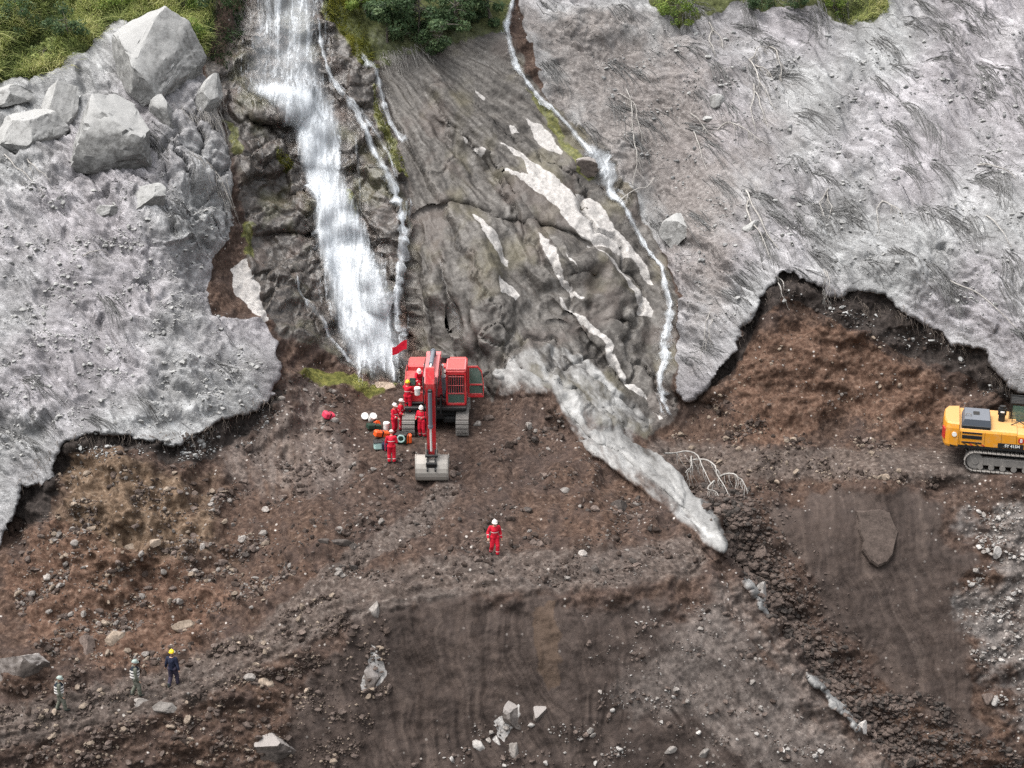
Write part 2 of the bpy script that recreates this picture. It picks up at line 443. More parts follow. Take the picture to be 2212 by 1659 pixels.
Z['soil'] = np.clip(1 - np.maximum.reduce([Z['ash'], Z['rock'], Z['crust'], Z['green']]), 0, 1)

# base distance
LA = tps(COMMON + A_ONLY, GU, GV); LB = tps(COMMON + B_ONLY, GU, GV)
rd, rside, rt = line_d(RIDGE, RU, RV)
right = np.where(rside > 0, rd, -rd)
below = sstep(900, 960, GV)
Z['palefront'] = np.maximum(Z['palefront'], 0.95 * np.exp(-((right + 35) / 45.0) ** 2) * (right < 6) * sstep(1210, 1290, GV))
wA = np.where(GV > 860, sstep(-1, 8, right), (GU > 1390).astype(float))
wA = np.where(GV < 935, sstep(1380, 1400, GU), wA)
L = LB * (1 - wA) + LA * wA
L -= 0.35 * np.exp(-(right / 35.0) ** 2) * (right < 4) * below          # the crest stands proud
# crust of mud over the cut soil
cutR = poly_sd([(1470,860),(1590,720),(1690,580),(1800,620),(1930,630),(2080,730),(2210,850),(2700,990),(2700,965),(1500,960)], GU, GV)
cutL = poly_sd([(30,1200),(20,1060),(110,1030),(130,950),(300,940),(440,920),(560,870),(600,760),(650,760),(720,900),(600,1050),(450,1150),(200,1160)], GU, GV)
EDG = 0.45 + 0.75 * fbm(QX * 0.5, QY * 0.5, 29, 3)
L += 1.0 * np.clip(EDG, 0.1, 1.2) * sstep(-1, 4, -sd_ashR) * np.exp(-np.maximum(-sd_ashR, 0) / 110.) * sstep(-30, 10, cutR)
L += 1.0 * np.clip(EDG, 0.1, 1.2) * sstep(-1, 4, -sd_ashL) * np.exp(-np.maximum(-sd_ashL, 0) / 90.) * sstep(-30, 10, cutL)
L -= 0.22 * Z['ash'] * sstep(-10, 60, np.maximum(cutR, cutL) + 60)
L -= 0.25 * Z['crust'] * (1 - zone([TONGUE], 8))
cd, _, ctt = line_d([(1080,825),(1190,838),(1245,905),(1320,965),(1430,1045),(1500,1115),(1556,1180)], RU, RV)
rw = np.interp(ctt, [0, .3, .6, 1], [30, 36, 42, 34])
L -= 0.55 * np.sqrt(np.clip(1 - (cd / rw) ** 2, 0, 1)) * sstep(0.0, 0.15, ctt)
for (bu, bv, ru, rv, am, pw) in BULGE:
    r = (np.abs((RU - bu) / ru) ** pw + np.abs((RV - bv) / rv) ** pw)
    L -= am * np.exp(-r)
for (cl, cw_, cdep) in CRACKS:
    kd_, _, kt = line_d(cl, RU, RV)
    L += cdep * np.exp(-(kd_ / cw_) ** 2) * np.minimum(1, 6 * np.minimum(kt, 1 - kt) + 0.25)
# levelled ground under the machines
def flat(u0, v0, ru, rv, f):
    global L
    w = np.exp(-(((GU - u0) / ru) ** 4 + ((GV - v0) / rv) ** 4))
    t = f(GU, GV)
    L = L * (1 - w) + t * w
    return w
def plane_L(z0, slope, y0):
    """distance at which each ray meets the plane z = z0 + slope*(y - y0)"""
    b = (CV - GV) / FOC
    k = (b * math.cos(PITCH) - math.sin(PITCH)) / (math.cos(PITCH) + b * math.sin(PITCH))
    return (z0 - CAM[2] + slope * (-80 - y0)) / np.minimum(k - slope, -0.05)
PAD = np.exp(-(((GU - 950) / 150) ** 4 + ((GV - 915) / 62) ** 4))
RED_PAD = dict(z0=0.0, slope=0.03, y0=0.6)
flat(950, 915, 150, 62, lambda u, v: plane_L(**RED_PAD))
YEL_PAD = dict(z0=-1.5, slope=0.02, y0=-0.5)
flat(2260, 985, 330, 48, lambda u, v: plane_L(**YEL_PAD))
PAD = np.maximum(PAD, np.exp(-(((GU - 2260) / 330) ** 4 + ((GV - 985) / 48) ** 4)))

P = at(GU, GV, L)


def grid_normals(P):
    du = np.gradient(P, axis=1); dv = np.gradient(P, axis=0)
    n = np.cross(dv, du)
    n /= np.linalg.norm(n, axis=-1, keepdims=True) + 1e-9
    n *= np.sign((n * (CAM - P)).sum(-1, keepdims=True))
    return n


N0 = grid_normals(P)
N0 = (N0 + np.array([0, -0.5, 0.5])); N0 /= np.linalg.norm(N0, axis=-1, keepdims=True)

# relief, in metres along the normal
ca, sa = math.cos(0.62), math.sin(0.62)
FA, FB = QX * ca + QY * sa, -QX * sa + QY * ca          # along / across the way the mud ran
h = np.zeros(GU.shape)
warp = 0.5 * fbm(QX * 0.3, QY * 0.3, 41, 3)
wq = 0.35 * fbm(QX * 0.9, QY * 0.9, 43, 3)
# flattened tussocks under the mud: long domes with gaps between them
t1, t1b, tr = worley(FA * 0.42 + wq, (FB + warp + wq) * 1.15, 45)
t2, t2b, tr2 = worley(FA * 1.1 + wq, (FB + warp) * 2.9 + wq, 47)
tuss = -0.38 * sstep(0.50, 0.18, t1) * sstep(0.74, 0.82, tr) - 0.16 * sstep(0.55, 0.2, t2) * sstep(0.7, 0.8, tr2) + 0.12 * (0.75 - t1) * (0.4 + tr) - 0.14 * (1 - sstep(0, 0.22, t1b - t1)) * sstep(0.35, 0.8, tr) + 0.07 * (0.7 - t2) * (0.3 + tr2)
m1, m2, mv = worley(FA * 0.20 + wq, (FB + warp) * 0.40 + wq, 46)
ash = (0.45 * (0.7 - m1) * (0.3 + mv) + 0.13 * ridged(FA * 0.45, (FB + warp) * 2.0, 36, 3, 0.6) + 0.5 * fbm(QX * 0.20, QY * 0.22, 31, 3) + 0.42 * fbm(FA * 0.30, (FB + warp) * 0.9, 33, 4, 0.55)
       + tuss + 0.06 * fbm(FA * 1.6, (FB + warp) * 4.6, 37, 3, 0.6) + 0.035 * billow(QX * 4.2, QY * 4.8, 39, 3, 0.6))
nearcut = np.maximum(sstep(-70, 0, cutR), sstep(-70, 0, cutL))
thin = 1 - 0.65 * nearcut * (1 - sstep(5, 70, np.maximum(sd_ashL, sd_ashR)))
h += Z['ash'] * ash * thin * (0.85 + 0.5 * pn(QX * 0.16, QY * 0.16, 71))
butt = zone([BUTT], 25, BU * 0.4 + GU * 0.6, BV * 0.4 + GV * 0.6)
VA, VB = QX * 0.42 + QY * 0.91, QX * 0.91 - QY * 0.42
b1_, b2_, bv_ = worley(VA * 0.45 + wq, VB * 0.95 + wq, 141)
h += Z['ash'] * butt * (1.0 * (bv_ - 0.5) * sstep(0, .2, b2_ - b1_) + 0.5 * (0.6 - b1_) - 0.25 * (1 - sstep(0, .1, b2_ - b1_)))
# stony patches between the boulders
st_ = zone([[(0,190),(120,180),(220,110),(420,120),(440,220),(400,420),(330,470),(200,420),(0,360)]], 40, BU, BV)
e1_, e2_, ev_ = worley(QX * 0.55 + wq, QY * 0.75 + wq, 143)
h += Z['ash'] * st_ * (0.7 * (ev_ - 0.5) * sstep(0, .15, e2_ - e1_) + 0.35 * (0.6 - e1_))
f1, f2, rv = worley(QX * 0.30 + 0.5 * warp, QY * 0.40 + 0.25 * fbm(QX * 0.5, QY * 0.5, 51), 53)
g1, g2, gv = worley(QX * 0.85 + 0.4 * wq, QY * 1.25 + 0.4 * wq, 57)
lay = QY * 0.42 - 0.08 * QX + 1.6 * warp + 0.10 * fbm(QX * 0.8, QY * 1.2, 55, 3) + 0.8 * rv
led = lay - np.floor(lay)
ledge = 0.45 * sstep(0.0, 0.75, led) * (1 - sstep(0.86, 1.0, led)) * (0.35 + 0.9 * sstep(-0.3, 0.4, fbm(QX * 0.4, QY * 0.4, 58, 2)))
blocks = 0.9 * (rv - 0.5) * sstep(0.0, 0.08, f2 - f1) + 0.32 * (gv - 0.5) * sstep(0, 0.12, g2 - g1) - 0.10 * (1 - sstep(0, .05, g2 - g1))
h += Z['wet'] * (blocks + ledge + 0.10 * fbm(QX * 1.3, QY * 1.6, 59, 4, 0.6))
_pu, _pv = GU - 690, GV + 60                               # slab grooves fan out from its top
SA, SB = np.hypot(_pu, _pv) / 41, np.arctan2(_pu, np.maximum(_pv, 1)) * 700 / 41
crack = ridged(SA * 0.22 + 0.6 * warp, SB * 0.16 + 0.4 * wq, 61, 3)
j1, j2, jv = worley(SA * 0.085 + 0.5 * warp, SB * 0.26 + 0.25 * wq, 62)
k1, k2, kv = worley(SA * 0.24 + 0.4 * wq, SB * 0.7 + 0.4 * wq, 64)
slab = (0.75 * fbm(SA * 0.08, SB * 0.40 + warp, 63, 3) + 0.13 * fbm(SA * 0.22, SB * 1.5 + wq, 65, 3, 0.6)
        + 0.85 * (jv - 0.5) * sstep(0.0, 0.10, j2 - j1) + 0.30 * (0.7 - j1) - 0.26 * (1 - sstep(0, 0.05, j2 - j1)) * sstep(.3, .7, jv)
        + 0.13 * (kv - 0.5) * sstep(0.0, 0.15, k2 - k1) + 0.07 * fbm(QX * 1.6, QY * 1.8, 67, 4, 0.6))
h += Z['slab'] * (1 - Z['wet']) * slab * (0.45 + 0.55 * sstep(120, 380, GV))
h += Z['crust'] * (1 - 0.6 * Z['slab']) * (0.14 * fbm(QX * 0.5, QY * 0.5, 73, 3) + 0.30 * ridged(SA * 0.10, SB * 0.55 + 0.3 * wq, 75, 2) + 0.10 * ridged(SA * 0.3, SB * 1.7, 76, 2) + 0.22 * (kv - 0.5) * sstep(0, 0.06, k2 - k1))
rough = 1 - 0.8 * Z['smooth']
TA, TB = QX * 0.20 + QY * 0.98, QX * 0.98 - QY * 0.20
TB = TB + 0.8 * fbm(QX * 0.22, QY * 0.16, 86, 3) + 0.15 * fbm(QX * 0.9, QY * 0.6, 90, 2)
DA, DB = QX * 0.62 + QY * 0.78, QX * 0.78 - QY * 0.62
dgw = sstep(1180, 1560, GU) * (1 - wA)
strk = fbm(TB * 1.2, TA * 0.12, 89, 3, 0.6) * (1 - dgw) * (1 - 0.6 * wA) + 0.8 * fbm(DB * 1.3 + 0.5 * fbm(QX * 0.3, QY * 0.3, 92, 3), DA * 0.13, 88, 4, 0.6) * dgw
c1, c2, cv = worley(QX * 1.7 + wq, QY * 2.1 + wq, 82)
d1, d2, dv_ = worley(QX * 4.4, QY * 5.0, 84)
# ruts of the track that climbs to the bench, and of the shelf at right
TRK = [[(-120,1590),(133,1545),(300,1505),(420,1470),(600,1375),(740,1300),(900,1255),(1100,1235),(1330,1225),(1480,1205)],[(1430,985),(1600,1000),(1850,1000),(2100,1010)],[(620,1330),(760,1210),(900,1130),(960,1060)]]
rut = np.zeros(GU.shape); rutw = np.zeros(GU.shape)
for q_, (tl, wd) in enumerate(zip(TRK, (52, 40, 30))):
    td, tside, ttt = line_d(tl, RU, RV)
    ww = np.exp(-(td / wd) ** 4)
    sdist = td * tside / 41.0
    rr = 0.16 * fbm(ttt * 18, sdist * 2.6, 131 + q_, 3, 0.55) + 0.07 * fbm(ttt * 50, sdist * 6.0, 134 + q_, 2)
    rut += ww * rr; rutw = np.maximum(rutw, ww)
Z['track'] = rutw
soil = ((0.40 - 0.28 * Z['smooth']) * (1 - 0.6 * rutw) * fbm(QX * 0.35, QY * 0.45, 81, 3) + rough * ((0.30 + 0.35 * Z['tan']) * fbm(QX * 0.7, QY * 1.0, 83, 3, 0.5) + 0.26 * (0.6 - c1) * sstep(0.35, 0.9, cv)
        + 0.07 * (0.55 - d1) * (0.2 + dv_) + 0.07 * billow(QX * 2.4, QY * 3.0, 85, 3, 0.6))
        + Z['smooth'] * (0.13 * strk + 0.03 * fbm(TB * 5.5, TA * 0.25, 91, 2)
        + 0.02 * fbm(QX * 4, QY * 4, 93, 4, 0.6)))
h += Z['soil'] * (soil * (1 - 0.5 * rutw) + rut) * (1 - 0.85 * PAD)
h += Z['green'] * (0.5 * fbm(QX * 0.35, QY * 0.35, 95, 3) + 0.2 * fbm(QX * 1.2, QY * 1.2, 97, 3))
h *= (1 - 0.9 * PAD * (1 - Z['ash']))
# slow fields the ground's colours follow
FLD = dict(big=0.5 + 0.32 * fbm(QX * 0.11, QY * 0.11, 101, 3), mid=0.5 + 0.30 * fbm(QX * 0.7, QY * 0.8, 103, 5, 0.6),
           flow=0.5 + 0.30 * fbm(FA * 0.7, (FB + warp) * 3.0, 105, 5, 0.66), vert=0.5 + 0.3 * (fbm(TB * 2.2, TA * 0.12 + wq, 107, 4, 0.62) * (1 - dgw) + fbm(DB * 1.8 + 0.7 * fbm(QX * 0.3, QY * 0.3, 94, 3), DA * 0.2 + 0.5 * wq, 108, 5, 0.65) * dgw),
           sl=0.5 + 0.30 * fbm(SA * 0.35, SB * 2.4 + wq, 109, 5, 0.66), patch=0.5 + 0.32 * fbm(QX * 0.33, QY * 0.33, 111, 4, 0.6),
           patchb=0.5 + 0.32 * fbm(QX * 0.26, QY * 0.26, 113, 4, 0.6), clod=np.clip(cv, 0, 1))
P0 = P
P = P + N0 * h[..., None]
NRM = grid_normals(P)


def sample(A, u, v):
    """bilinear read-out of a grid field at (u, v)"""
    u = np.atleast_1d(np.asarray(u, float)); v = np.atleast_1d(np.asarray(v, float))
    i = np.clip(np.searchsorted(us, u) - 1, 0, len(us) - 2); j = np.clip(np.searchsorted(vs, v) - 1, 0, len(vs) - 2)
    fu = np.clip((u - us[i]) / (us[i + 1] - us[i]), 0, 1); fv = np.clip((v - vs[j]) / (vs[j + 1] - vs[j]), 0, 1)
    if A.ndim == 3: fu = fu[:, None]; fv = fv[:, None]
    return (A[j, i] * (1 - fu) + A[j, i + 1] * fu) * (1 - fv) + (A[j + 1, i] * (1 - fu) + A[j + 1, i + 1] * fu) * fv


def gp(u, v): return sample(P, u, v)[0]
def gn(u, v):
    n = sample(NRM, u, v)[0]; return n / np.linalg.norm(n)


# ------------------------------------------------------------------ terrain material
def terrain_material():
    k = NT('landslide_ground')
    z1 = k.attr('zone_one'); z2 = k.attr('zone_two'); z3 = k.attr('zone_three')
    def chan(a):
        s = k.n('ShaderNodeSeparateColor'); k.l(a.outputs['Color'], s.inputs[0]); return [*s.outputs, a.outputs['Alpha']]
    ashw, wetw, slabw, palew = chan(z1)
    crustw, greenw, mossw, darkw = chan(z2)
    tanw, redw, screew, smoothw = chan(z3)
    z4 = k.attr('zone_four'); orangew, pfw, baw, padw = chan(z4)
    big, mid, flow, vert = chan(k.attr('field_one')); sl, patch, patchb, clod = chan(k.attr('field_two'))
    fine = k.noise(4.0, 5, 0.68); grit = k.noise(16.0, 2, 0.7)
    fl2 = k.noise(5.0, 3, 0.7, k.mapping((0.7, 1, 4.5), (0, 0.62, 0)))
    def edge(w, amount=0.7, lo=0.35, hi=0.65, n=None):
        return k.step(k.math('ADD', w, k.math('MULTIPLY', k.math('SUBTRACT', n or fine, 0.5), amount)), lo, hi)
    # soil
    s1 = k.ramp(fine, [(0.28, (.016, .0118, .0102)), (0.46, (.052, .0345, .0272)), (0.60, (.086, .059, .0465)), (0.78, (.17, .138, .118))])
    s2 = k.ramp(fine, [(0.28, (.022, .0135, .0098)), (0.46, (.064, .038, .0265)), (0.60, (.102, .065, .046)), (0.78, (.19, .148, .118))])
    soil = k.mix(k.math('MULTIPLY', k.step(big, 0.42, 0.68), 0.6), s1, s2)
    soil = k.mix(k.step(mid, 0.40, 0.68), soil, k.mix(0.5, soil, (.045, .034, .031)))
    smc = k.ramp(vert, [(0.30, (.031, .0245, .022)), (0.52, (.060, .047, .0415)), (0.72, (.092, .072, .062))])
    soil = k.mix(k.math('MULTIPLY', edge(smoothw, 0.4), 0.8), soil, smc)
    soil = k.mix(k.math('MULTIPLY', edge(tanw, 1.2, 0.2, 0.9, mid), 0.7), soil, k.ramp(fine, [(0.3, (.050, .032, .020)), (0.5, (.130, .088, .056)), (0.7, (.24, .18, .13))]))
    soil = k.mix(k.math('MULTIPLY', edge(redw, 0.8), 0.85), soil, k.ramp(fine, [(0.3, (.034, .019, .0135)), (0.5, (.094, .055, .038)), (0.72, (.175, .118, .088))]))
    soil = k.mix(k.math('MULTIPLY', edge(padw, 0.9, 0.3, 0.9, vert), 0.6), soil, k.ramp(fine, [(0.3, (.045, .037, .033)), (0.5, (.092, .076, .067)), (0.72, (.19, .168, .152))]))
    soil = k.mix(k.math('MULTIPLY', edge(orangew, 0.3), 0.4), soil, (.125, .083, .055))
    # pale specks of broken stone
    vo = k.voro(4.2)
    sc = k.n('ShaderNodeSeparateColor'); k.l(vo.outputs['Color'], sc.inputs[0])
    dens = k.math('ADD', k.math('MULTIPLY', screew, 0.34), k.math('MULTIPLY', pfw, 0.12))
    dens = k.math('ADD', dens, k.math('MULTIPLY', k.step(mid, 0.45, 0.7), 0.055))
    pick = k.step(k.math('SUBTRACT', k.math('ADD', sc.outputs[0], dens), 0.94), 0.0, 0.03)
    spk = k.math('MULTIPLY', k.step(k.math('SUBTRACT', 0.32, vo.outputs['Distance']), 0.0, 0.10), pick)
    spk = k.math('MULTIPLY', spk, k.math('SUBTRACT', 1.0, k.math('MULTIPLY', smoothw, 0.7)))
    soil = k.mix(k.math('MULTIPLY', edge(screew, 1.6, 0.5, 1.0, mid), 0.4), soil, k.ramp(fine, [(0.3, (.09, .085, .08)), (0.7, (.34, .33, .32))]))
    soil = k.mix(k.math('MULTIPLY', edge(pfw, 1.3, 0.35, 1.35, vert), 0.62), soil, k.ramp(fine, [(0.3, (.09, .075, .068)), (0.7, (.30, .26, .235))]))
    soil = k.mix(k.math('MULTIPLY', spk, 0.8), soil, k.mix(sc.outputs[1], (.24, .20, .175), (.46, .43, .40)))
    cellv = k.math('ADD', 0.78, k.math('MULTIPLY', sc.outputs[2], 0.44))
    hv = k.n('ShaderNodeHueSaturation'); k.l(soil, hv.inputs['Color']); k.l(cellv, hv.inputs['Value'])
    soil = k.mix(k.math('SUBTRACT', 1.0, k.math('MULTIPLY', smoothw, 0.8)), soil, hv.outputs[0])
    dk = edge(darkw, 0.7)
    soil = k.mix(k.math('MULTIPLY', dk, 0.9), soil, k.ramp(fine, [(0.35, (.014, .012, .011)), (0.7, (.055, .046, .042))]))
    # ash-grey mud coat
    am = k.math('ADD', k.math('MULTIPLY', flow, 0.42), k.math('ADD', k.math('MULTIPLY', fl2, 0.26), k.math('MULTIPLY', grit, 0.32)))
    am = k.math('ADD', am, k.math('MULTIPLY', k.math('SUBTRACT', patch, 0.5), 0.28))
    ash = k.ramp(am, [(0.27, (.052, .050, .050)), (0.40, (.148, .144, .145)), (0.52, (.255, .250, .253)), (0.66, (.47, .465, .47))])
    tint = k.mix(k.step(big, 0.35, 0.65), (.98, 1.0, .985), (1.02, 0.985, 1.01))
    ash = k.mix(1.0, ash, tint, 'MULTIPLY')
    ash = k.mix(k.math('MULTIPLY', edge(baw, 0.8, 0.15, 0.95, mid), 0.85), ash, k.ramp(fine, [(0.3, (.075, .065, .06)), (0.5, (.165, .145, .135)), (0.72, (.31, .285, .27))]))
    col = k.mix(edge(ashw, 0.4, n=fine), soil, ash)
    # wet rock
    wet = k.ramp(fine, [(0.28, (.014, .012, .011)), (0.46, (.048, .041, .036)), (0.60, (.088, .076, .067)), (0.78, (.17, .15, .135))])
    wet = k.mix(k.math('MULTIPLY', k.step(mid, 0.5, 0.7), 0.5), wet, (.115, .085, .072))
    wet = k.mix(k.math('MULTIPLY', k.step(patch, 0.52, 0.68), 0.35), wet, (.085, .085, .035))
    col = k.mix(edge(wetw, 0.4), col, wet)
    slab = k.ramp(k.math('ADD', k.math('MULTIPLY', sl, 0.6), k.math('MULTIPLY', fine, 0.4)), [(0.32, (.018, .016, .0145)), (0.44, (.056, .050, .0445)), (0.55, (.103, .094, .085)), (0.70, (.21, .198, .185))])
    slab = k.mix(k.math('MULTIPLY', k.step(patchb, 0.50, 0.68), 0.55), slab, (.125, .110, .068))
    slab = k.mix(k.math('MULTIPLY', k.step(patch, 0.52, 0.66), 0.5), slab, (.105, .085, .075))
    sw = k.math('MULTIPLY', edge(slabw, 0.4), k.math('SUBTRACT', 1.0, wetw))
    col = k.mix(sw, col, slab)
    crust = k.ramp(k.math('ADD', k.math('MULTIPLY', sl, 0.75), k.math('MULTIPLY', fine, 0.25)), [(0.32, (.085, .083, .079)), (0.45, (.19, .187, .182)), (0.56, (.28, .277, .27)), (0.70, (.45, .445, .435))])
    col = k.mix(edge(crustw, 1.3, 0.30, 0.85, sl), col, crust)
    pale = k.ramp(fine, [(0.3, (.27, .255, .243)), (0.5, (.41, .39, .372)), (0.7, (.52, .50, .48))])
    col = k.mix(k.math('MULTIPLY', edge(palew, 0.7, 0.4, 0.6, fine), 0.9), col, pale)
    moss = k.ramp(fine, [(0.3, (.035, .040, .010)), (0.5, (.10, .105, .025)), (0.7, (.20, .19, .05))])
    col = k.mix(k.math('MULTIPLY', edge(mossw, 1.2, 0.4, 0.7, mid), 0.85), col, moss)
    gr = k.ramp(fine, [(0.3, (.03, .035, .014)), (0.7, (.10, .11, .045))])
    col = k.mix(edge(greenw, 0.8), col, gr)
    rough = k.math('SUBTRACT', 0.95, k.math('MULTIPLY', k.math('MAXIMUM', wetw, k.math('MULTIPLY', slabw, 0.7)), 0.5))
    hgt = k.math('ADD', k.math('MULTIPLY', fine, k.math('SUBTRACT', 0.7, k.math('MULTIPLY', k.math('ADD', slabw, crustw), 0.35))), k.math('MULTIPLY', grit, 0.3))
    hgt = k.math('ADD', hgt, k.math('MULTIPLY', k.math('ADD', k.math('MULTIPLY', fl2, 0.15), k.math('MULTIPLY', grit, 0.7)), ashw))
    clodh = k.math('MULTIPLY', k.math('SUBTRACT', 1.0, vo.outputs['Distance']), k.math('SUBTRACT', 0.55, k.math('MULTIPLY', smoothw, 0.5)))
    hgt = k.math('ADD', hgt, k.math('ADD', k.math('MULTIPLY', spk, 0.5), clodh))
    nb = k.bump(hgt, 0.7, 0.06)
    return k.done(col, rough, nb, spec=k.math('ADD', 0.15, k.math('MULTIPLY', k.math('MAXIMUM', wetw, k.math('MULTIPLY', slabw, 0.5)), 0.4)))


M_GROUND = terrain_material()


def build_terrain():
    nv, nu = GU.shape
    a1 = np.stack([Z['ash'], Z['wet'], Z['slab'], Z['pale']], -1)
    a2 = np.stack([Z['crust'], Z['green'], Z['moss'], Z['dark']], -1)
    a3 = np.stack([Z['tan'], Z['red'], Z['scree'], Z['smooth']], -1)
    a4 = np.stack([Z['orange'], Z['palefront'], Z['brownash'], Z['track']], -1)
    b1 = np.stack([FLD[x] for x in ('big', 'mid', 'flow', 'vert')], -1); b2 = np.stack([FLD[x] for x in ('sl', 'patch', 'patchb', 'clod')], -1)
    idx = np.arange(nv * nu).reshape(nv, nu)
    quads = np.stack([idx[:-1, :-1], idx[1:, :-1], idx[1:, 1:], idx[:-1, 1:]], -1)
    fc = lambda A: (A[:-1, :-1] + A[1:, :-1] + A[1:, 1:] + A[:-1, 1:]) / 4
    fu, fv = fc(GU), fc(GV)
    region = np.zeros(quads.shape[:2], int)                       # 0 soil
    region[(fc(Z['ash']) > 0.5) & (fu < 900)] = 1
    region[(fc(Z['ash']) > 0.5) & (fu >= 900)] = 2
    region[(fc(Z['rock']) > 0.5) | (fc(Z['crust']) > 0.5)] = 3
    region[(fc(Z['green']) > 0.5)] = 4
    soil_right = (fc(wA) > 0.5) & (region == 0)
    region[soil_right] = 5
    names = ['soil_slope', 'mud_coated_slope', 'mud_coated_slope', 'rock_face', 'grassy_hillside', 'soil_slope']
    nflat = NRM.reshape(-1, 3)
    for r in range(6):
        q = quads[region == r]
        used, inv = np.unique(q, return_inverse=True)
        me = np_mesh(names[r], P.reshape(-1, 3)[used], inv.reshape(-1, 4), M_GROUND)
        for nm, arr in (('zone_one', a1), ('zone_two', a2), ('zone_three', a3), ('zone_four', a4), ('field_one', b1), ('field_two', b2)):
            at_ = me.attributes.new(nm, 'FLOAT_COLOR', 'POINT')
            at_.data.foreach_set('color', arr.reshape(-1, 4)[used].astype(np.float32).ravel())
        me.normals_split_custom_set_from_vertices(nflat[used])
        o = link(names[r], me)
        tag(o, kind='structure')


build_terrain()
# ------------------------------------------------------------------ mesh builders for strands, stones, leaves
def tubes(pts, rad, sides=3):
    """pts (N,K,3), rad (N,K) -> verts, quads"""
    N, K, _ = pts.shape
    tan = np.gradient(pts, axis=1); tan /= np.linalg.norm(tan, axis=-1, keepdims=True) + 1e-9
    ref = np.array([0.31, 0.72, 0.62])
    b = np.cross(tan, ref); b /= np.linalg.norm(b, axis=-1, keepdims=True) + 1e-9
    c = np.cross(tan, b)
    ang = np.arange(sides) * 2 * np.pi / sides
    ring = b[:, :, None] * np.cos(ang)[None, None, :, None] + c[:, :, None] * np.sin(ang)[None, None, :, None]
    V = pts[:, :, None] + ring * rad[:, :, None, None]
    idx = np.arange(N * K * sides).reshape(N, K, sides)
    a = idx[:, :-1]; d = idx[:, 1:]
    q = np.stack([a, np.roll(a, -1, 2), np.roll(d, -1, 2), d], -1).reshape(-1, 4)
    return V.reshape(-1, 3), q


def ico(sub):
    t = (1 + 5 ** 0.5) / 2
    v = [(-1, t, 0), (1, t, 0), (-1, -t, 0), (1, -t, 0), (0, -1, t), (0, 1, t), (0, -1, -t), (0, 1, -t), (t, 0, -1), (t, 0, 1), (-t, 0, -1), (-t, 0, 1)]
    f = [(0, 11, 5), (0, 5, 1), (0, 1, 7), (0, 7, 10), (0, 10, 11), (1, 5, 9), (5, 11, 4), (11, 10, 2), (10, 7, 6), (7, 1, 8),
         (3, 9, 4), (3, 4, 2), (3, 2, 6), (3, 6, 8), (3, 8, 9), (4, 9, 5), (2, 4, 11), (6, 2, 10), (8, 6, 7), (9, 8, 1)]
    v = [np.array(x, float) / np.linalg.norm(x) for x in v]
    for _ in range(sub):
        mid = {}; nf = []
        def m(a, b):
            key = (min(a, b), max(a, b))
            if key not in mid:
                p = v[a] + v[b]; v.append(p / np.linalg.norm(p)); mid[key] = len(v) - 1
            return mid[key]
        for a, b, c in f:
            x, y, z = m(a, b), m(b, c), m(c, a)
            nf += [(a, x, z), (b, y, x), (c, z, y), (x, y, z)]
        f = nf
    return np.array(v), np.array(f)


ICO = {k: ico(k) for k in (0, 1, 2, 4)}


def stone_shape(sub, rng, planes=9, noise=0.05, cut=(0.55, 0.9)):
    v, f = ICO[sub]
    v = v.copy()
    for _ in range(planes):
        n = rng.normal(size=3); n /= np.linalg.norm(n)
        d = rng.uniform(*cut)
        s = v @ n
        v = v - np.where(s > d, (s - d), 0)[:, None] * n
    if sub >= 2:
        o = rng.uniform(0, 50)
        k = noise * fbm(v[:, 0] * 2.2 + v[:, 2] * 1.3 + o, v[:, 1] * 2.2 - v[:, 2] * 1.1 + o, 7, 4)
        v = v * (1 + k[:, None])
    return v, f


# ------------------------------------------------------------------ rock and plant materials
def stone_material(name, dark, light, dust=None):
    k = NT(name)
    oi = k.n('ShaderNodeObjectInfo')
    n = k.noise(2.4, 6, 0.7); f = k.noise(14, 2, 0.6)
    c = k.ramp(k.math('ADD', k.math('MULTIPLY', n, 0.7), k.math('MULTIPLY', f, 0.3)), [(0.34, dark), (0.62, light)])
    v = k.math('ADD', 0.72, k.math('MULTIPLY', oi.outputs['Random'], 0.5))
    c = k.mix(1.0, c, k.n('ShaderNodeCombineColor').outputs[0], 'MULTIPLY') if False else c
    hv = k.n('ShaderNodeHueSaturation'); k.l(c, hv.inputs['Color']); k.l(v, hv.inputs['Value'])
    c = hv.outputs[0]
    if dust:
        g = k.n('ShaderNodeNewGeometry'); sx = k.n('ShaderNodeSeparateXYZ'); k.l(g.outputs['Normal'], sx.inputs[0])
        w = k.step(k.math('ADD', sx.outputs[2], k.math('MULTIPLY', n, 0.8)), 0.55, 1.05)
        c = k.mix(k.math('MULTIPLY', w, 0.8), c, dust)
    return k.done(c, 0.9, k.bump(n, 0.7, 0.08), spec=0.2)


M_STONE = {
 'pale': stone_material('pale_stone', (.12, .105, .095), (.34, .31, .285)),
 'tan': stone_material('tan_stone', (.13, .10, .075), (.36, .29, .23)),
 'brown': stone_material('brown_stone', (.050, .037, .032), (.19, .148, .127)),
 'grey': stone_material('grey_stone', (.13, .13, .128), (.36, .36, .36)),
 'mud': stone_material('mud_coated_stone', (.095, .092, .087), (.33, .327, .317), (.36, .357, .348)),
 'dark': stone_material('dark_stone', (.030, .025, .023), (.10, .085, .076)),
 'white': stone_material('white_stone', (.24, .22, .205), (.50, .475, .45)),
 'bedded': stone_material('bedded_stone', (.034, .026, .022), (.10, .077, .066)),
 'clod': stone_material('soil_clod', (.018, .013, .011), (.095, .070, .058)),
 'capped': stone_material('mud_capped_stone', (.05, .042, .038), (.15, .125, .11), (.30, .275, .26)),
}


def px(u, v):
    """layout units per metre at that place"""
    p = gp(u, v)
    return FOC / (np.dot(p - CAM, np.array([0, math.cos(PITCH), -math.sin(PITCH)])))


